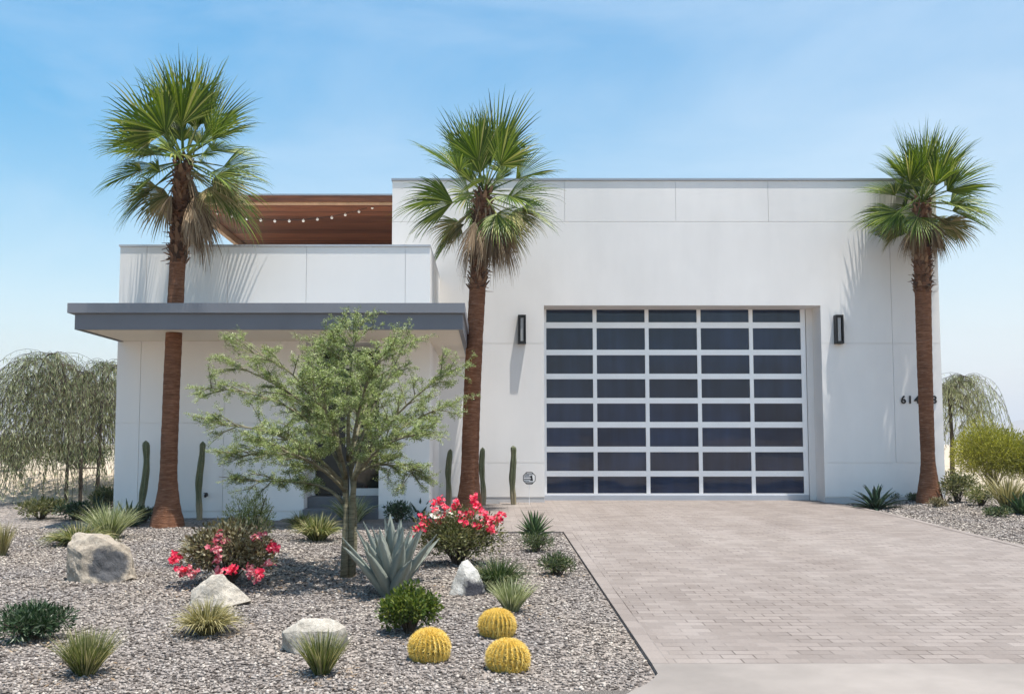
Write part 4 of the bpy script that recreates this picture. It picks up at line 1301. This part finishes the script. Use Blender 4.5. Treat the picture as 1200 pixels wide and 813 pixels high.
# big left boulder (77-158, 629-686)
B = GG(116, 685, -.03); s = B.y / F
def loc_pts(l, s): return [(a*s, b*s, c*s) for a, b, c in l]
boulder(B, loc_pts([(-39,-5,0),(-38,15,0),(-37,-5,48),(-33,10,56),(-8,-2,58),(5,12,56),(16,-5,46),(30,10,38),(43,-3,8),(42,14,2),(20,-16,0),(-12,-20,0),(-14,-16,36),(4,-14,30),(34,-10,5),(25,30,0),(-20,34,0),(-22,28,48),(10,28,44)], s),
        'large boulder with a dark grey patch, at the far left of the bed', rockmat('rock_patched', (.36,.31,.25), (.075,.075,.08), (18*s,-16*s,22*s), .20), 3, .022)
B = GG(256, 714); s = B.y/F
boulder(B, loc_pts([(-35,0,0),(-30,-14,0),(-12,-10,26),(-8,-2,35),(5,-4,35),(22,-4,20),(38,-2,5),(36,10,0),(10,-20,0),(8,-14,14),(-34,4,16),(-10,22,0),(16,20,6),(-10,14,26)], s),
        'pale wedge-shaped boulder in front of the left flowering bush', rockmat('rock_cream', (.50,.45,.38)), 8, .012)
B = GG(368, 766); s = B.y/F
boulder(B, loc_pts([(-38,0,3),(-34,-10,22),(-38,6,20),(-14,-4,36),(20,-2,37),(36,-4,27),(38,4,6),(24,-16,0),(-20,-18,0),(-6,-16,26),(26,-14,24),(-20,20,10),(20,20,14),(0,14,36)], s),
        'flat-topped pale boulder behind the spiky green tuft', rockmat('rock_flat', (.47,.43,.37)), 12, .012)
B = GG(548, 700); s = B.y/F
boulder(B, loc_pts([(-22,0,0),(-19,-8,0),(-16,-3,18),(-7,-2,38),(0,2,40),(10,-3,28),(20,-2,10),(21,0,0),(10,-12,0),(-4,-14,0),(-2,-9,22),(12,8,26),(0,16,0),(-12,12,14)], s),
        'small pointed white boulder with dark foot beside the flowering bush', rockmat('rock_white', (.58,.56,.52), (.04,.04,.05), (9*s,-12*s,4*s), .12), 17, .009)
B = GG(596, 680)
# ------------------------------------------------------------------ big plants of the bed
B = GG(459, 701); s = B.y/F
rosette('blue_agave', B, 'large blue-grey agave beside the feathery tree trunk', 98*s, 62*s, 34, M['agave'], w=.068, seed=5, curve=.16, low=R(47))

def local_from_px(base, lst):
    out = []
    for (u, v, dy) in lst:
        q = P(u, v, base.y+dy) - base; out.append((q.x, q.y, q.z))
    return out
B = GG(536, 664); s = B.y/F
fl = local_from_px(B, [(489,621,-.1),(481,632,-.2),(500,612,0),(494,606,.1),(508,598,.0),(515,610,-.1),(524,603,.1),(532,596,.2),(540,606,-.1),(549,604,0),(557,592,.2),(560,598,.1),(566,602,-.1),(573,608,-.1),(560,615,-.2),(571,618,-.15),(578,612,0),(585,609,.05),(588,603,0),(577,622,-.1),(545,612,-.2),(552,600,.2),(556,582,.25),(516,585,.1),(511,590,.15),(534,590,.2),(522,594,.1),(497,618,-.15)])
flw = local_from_px(B, [(512,600,.0),(527,602,-.05),(510,606,-.05)])
shrub('flowering_shrub', B, 'tall shrub topped with bright pink-red blossoms, right of the agave', 56*s, .42, 68*s, 6500, .045, M['olive_leaf'], 6, 16, .42, group='flowering shrubs in the bed',
      flowers=[('blossoms', M['flower'], fl, .055, 13), ('white_blossoms', M['flower_white'], flw, .05, 12)])
B = GG(268, 690); s = B.y/F
fl = local_from_px(B, [(211,649,-.05),(209,655,-.1),(214,653,0)])
fl += local_from_px(B, [(322,636,0),(326,640,-.05),(320,642,0),(274,667,-.35),(278,664,-.35),(308,668,-.3),(222,664,-.2)])
fl2 = local_from_px(B, [(262,626,-.1),(268,630,-.1),(258,634,-.15),(229,664,-.15),(221,666,-.1),(233,668,-.2),(260,666,-.3),(300,666,-.3),(295,664,-.25),(260,652,-.3),(312,625,.1),(305,628,0),(308,676,-.25),(318,656,-.1),(262,642,-.3)])
fl = [(x*1.02, y-.14, z) for x, y, z in fl]; fl2 = [(x, y-.16, z) for x, y, z in fl2]
shrub('flowering_shrub', B, 'bronze-leaved shrub with scattered red blossoms behind the wedge boulder', 60*s, .42, 84*s, 6400, .045, M['brown_leaf'], 16, 14, .45, group='flowering shrubs in the bed',
      flowers=[('blossoms', M['flower'], fl, .042, 13), ('faded_blossoms', M['flower_pale'], fl2, .05, 10)])
B = GG(290, 672); s = B.y/F
shrub('feathery_shrub', B, 'fine yellow-green shrub growing behind the bronze-leaved bush', 36*s, .26, 100*s, 5600, .036, M['ltgreen'], 26, 12, .2, cat='shrub')
B = GG(480, 746); s = B.y/F
shrub('round_shrub', B, 'dense bright green rounded shrub beside the golden barrel cactus', 35*s, .22, 56*s, 5200, .034, M['bright_leaf'], 36, 14, .55, cat='shrub')

# grasses and tufts: (x, y, width px, height px, type, label)
def px_s(u, v):
    p = GG(u, v); return p, p.y/F
def tuft(u, v, wpx, hpx, label, material, n, seed, droop=.5, w=.004, name='grass_clump', upright=1.0):
    p, s = px_s(u, v)
    return grass_clump(name, p, label, hpx*s, wpx*.5*s, n, material, 'grass clumps in the gravel', droop, w, seed, upright)
tuft(100, 799, 82, 56, 'upright green grass clump at the lower left of the bed', M['grass_g'], 620, 41, .25, .0032)
tuft(242, 748, 84, 44, 'straw-coloured drooping grass clump in front of the wedge boulder', M['grass_y'], 700, 42, .95, .005)
tuft(377, 795, 66, 52, 'spiky green tuft in front of the flat-topped boulder', M['grass_g'], 420, 43, .22, .0042)
tuft(599, 721, 56, 42, 'pale variegated grass clump behind the golden barrel cacti', M['grass_v'], 420, 44, .35, .0045)
tuft(584, 694, 74, 42, 'dark green grass clump right of the pointed white boulder', M['grass_d'], 620, 45, .8, .006)
tuft(372, 637, 66, 36, 'grey-green strap-leaved clump left of the tree trunk', M['grass_g'], 420, 46, .9, .008)
tuft(352, 618, 46, 22, 'small strap-leaved clump in front of the entry steps', M['grass_g'], 260, 47, .9, .008)
tuft(412, 614, 62, 38, 'tall strap-leaved clump behind the tree trunk by the steps', M['grass_v'], 220, 48, .6, .009)
tuft(92, 642, 100, 30, 'low yellow-green grass mound behind the large boulder', M['grass_g'], 700, 49, .8, .007)
tuft(128, 634, 74, 46, 'light fountain grass behind the large boulder', M['grass_v'], 520, 50, .45, .005)
tuft(2, 655, 30, 40, 'dry grass clump at the left edge of the gravel', M['grass_y'], 200, 51, .4, .005)
tuft(1182, 604, 50, 50, 'dry yellow grass under the lime bush', M['grass_y'], 260, 52, .6, .007)
tuft(240, 668, 60, 42, 'wispy grass beside the bronze-leaved bush', M['grass_v'], 200, 53, .4, .0035) 

def low(u, v, wpx, hpx, label, material, n, seed, leaf=.04, wl=.35, name='low_shrub', depth=None):
    p, s = px_s(u, v)
    return shrub(name, p, label, wpx*.5*s, (depth or wpx*.42*s), hpx*s, n, leaf, material, seed, 9, wl, cat='shrub', group='low shrubs in the gravel')
low(36, 756, 92, 46, 'dense dark green low shrub at the far left front', M['dark_leaf'], 4200, 61, .05, .2)
low(652, 677, 50, 28, 'low shrub beside the driveway edge, nearest the street of its row', M['grass_d'], 1800, 62, .04, .22)
low(628, 650, 44, 24, 'low shrub directly in front of the small green yucca', M['grass_d'], 1500, 63, .04, .25)
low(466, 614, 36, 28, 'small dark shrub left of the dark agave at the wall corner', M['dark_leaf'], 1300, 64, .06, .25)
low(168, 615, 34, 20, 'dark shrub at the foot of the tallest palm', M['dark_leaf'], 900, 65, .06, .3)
low(1168, 608, 38, 11, 'flat dark green shrub in the right gravel strip', M['grass_d'], 900, 66, .05, .3)
low(1098, 599, 26, 11, 'tiny dark shrub in front of the right palm foot', M['brown_leaf'], 600, 67, .05, .3)
low(1048, 590, 18, 10, 'tiny dark shrub beside the right-hand agave', M['dark_leaf'], 400, 68, .05, .3)
low(1072, 592, 24, 9, 'ground-hugging shrub left of the right palm trunk', M['grass_d'], 500, 69, .05, .3)
low(1122, 596, 46, 40, 'loose green shrub under the lime bush beside the right palm', M['olive_leaf'], 1800, 70, .07, .3)
low(1150, 600, 44, 26, 'low olive-green shrub in front of the lime bush', M['grass_g'], 1500, 72, .06, .22)
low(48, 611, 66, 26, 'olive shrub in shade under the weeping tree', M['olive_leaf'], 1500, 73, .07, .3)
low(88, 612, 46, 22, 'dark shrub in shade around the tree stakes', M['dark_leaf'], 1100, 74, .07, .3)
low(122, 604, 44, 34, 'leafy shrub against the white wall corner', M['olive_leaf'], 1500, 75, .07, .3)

def yucca(u, v, wpx, hpx, label, material, n, seed, w=.02, curve=.3, low_=R(8), name='small_agave'):
    p, s = px_s(u, v)
    return rosette(name, p, label, hpx*s, wpx*.5*s, n, material, w, seed, 'agave', curve, 'small agaves and yuccas', low=low_)
yucca(626, 630, 42, 36, 'small bright green yucca at the corner of the walkway', M['agave_green'], 44, 81, .022, .15)
yucca(492, 609, 46, 32, 'dark agave at the foot of the wall corner, behind the flowering shrub', M['agave_dark'], 26, 82, .034, .2)
yucca(151, 619, 44, 40, 'dark green spiky agave next to the tallest palm', M['agave_green'], 34, 83, .026, .2)
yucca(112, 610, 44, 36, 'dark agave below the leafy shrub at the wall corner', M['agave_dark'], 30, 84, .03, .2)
yucca(1197, 606, 46, 34, 'dark spiky agave at the right edge under the lime bush', M['agave_green'], 30, 86, .04, .2)
p = at_base(1024, 590, 16.7); s = p.y/F
rosette('small_agave', p, 'dark arching agave against the wall right of the garage', 38*s, 33*s, 30, M['agave_dark'], .038, 85, 'agave', .9, 'small agaves and yuccas', low=R(15))

# lime bush at the right and shrubs behind the garden wall
def bigbush(u, v, Y, wpx, hpx, label, material, n, seed, leaf, wl=.3, dz=0, nclump=16, name='large_shrub'):
    s = Y/F; p = Vector(((u-CU)*s, Y, g(Y)+gh((u-CU)*s, Y)+dz))
    return shrub(name, p, label, wpx*.5*s, wpx*.38*s, hpx*s, n, leaf, material, seed, nclump, wl, cat='shrub', stemmat=M['bark'])
bigbush(1160, 590, 19.5, 104, 88, 'large fluffy lime-green bush beyond the right house corner', M['lime_leaf'], 26000, 91, .06, .26)
bigbush(1212, 590, 19.2, 90, 74, 'fluffy lime-green bush cut by the right frame edge', M['lime_leaf'], 20000, 92, .06, .26)
bigbush(20, 560, 20.5, 110, 46, 'dark olive bush on the sandy slope at the far left', M['olive_leaf'], 7000, 93, .07, .3, .5)
bigbush(95, 560, 21, 90, 38, 'dense dark bush on the sandy slope near the house', M['dark_leaf'], 4500, 94, .08, .3, .5)
bigbush(-70, 560, 22, 110, 46, 'olive bush on the sandy slope outside the left frame edge', M['olive_leaf'], 3000, 95, .09, .3, .5)

# dry leaves and twigs lying about under the plants
lit = MB(); rl = random.Random(9)
for (u, v, sp_, cnt) in [(407,684,.9,420),(460,702,.5,140),(536,668,.7,260),(268,694,.7,260),(242,750,.35,120),(100,800,.35,120),(377,797,.35,110),(199,620,.8,160),(90,640,.8,200),(36,760,.4,120),(600,724,.35,90),(480,748,.3,90),(650,680,.3,60)]:
    c0 = GG(u, v)
    for _ in range(cnt):
        x = c0.x + rl.gauss(0, .5)*sp_; y = c0.y + rl.gauss(0, .5)*sp_
        if x > edge_x(y) - .05 or y < 4.95 or y > 14: continue
        a = rl.uniform(0, 2*PI); d_ = Vector((math.cos(a), math.sin(a), rl.uniform(-.2, .35))).normalized()
        sd = d_.cross(Vector((rl.uniform(-.4,.4), rl.uniform(-.4,.4), 1))).normalized()
        L = rl.uniform(.015, .05)
        lit.quad_leaf(Vector((x, y, g(y)+gh(x, y)+.016)), d_, sd, L, L*rl.uniform(.06, .22))
tag(lit.build('leaf_litter', M['palm_dead']), 'dry fallen leaves and twigs scattered on the gravel around the plants', 'leaf litter', kind='stuff')

# small garden spotlight beside the tallest palm
p = GG(187, 619)
gsl = thing('garden_light', p, 'small white garden spotlight at the foot of the tallest palm', 'garden light')
m_ = MB(); m_.tube([(0,0,-.02),(0,0,.08)], .008, 6); m_.build('spike', M['black'], gsl)
m_ = MB(); m_.tube([(0,-.02,.07),(.0,.0,.10),(0,.03,.15)], [.028,.03,.026], 10); m_.build('lamp_head', M['white_paint'], gsl, True)

# ------------------------------------------------------------------ render settings
scene.view_settings.view_transform = 'Standard'; scene.view_settings.look = 'None'
scene.view_settings.exposure = 0.78; scene.view_settings.gamma = 1.0; scene.view_settings.use_curve_mapping = False
c = scene.cycles
c.use_denoising = True
try: c.denoiser = 'OPENIMAGEDENOISE'
except Exception: pass
c.max_bounces = 6; c.diffuse_bounces = 4; c.glossy_bounces = 3; c.transmission_bounces = 3; c.volume_bounces = 0; c.transparent_max_bounces = 8
c.caustics_reflective = False; c.caustics_refractive = False
c.use_adaptive_sampling = True; c.adaptive_threshold = .02
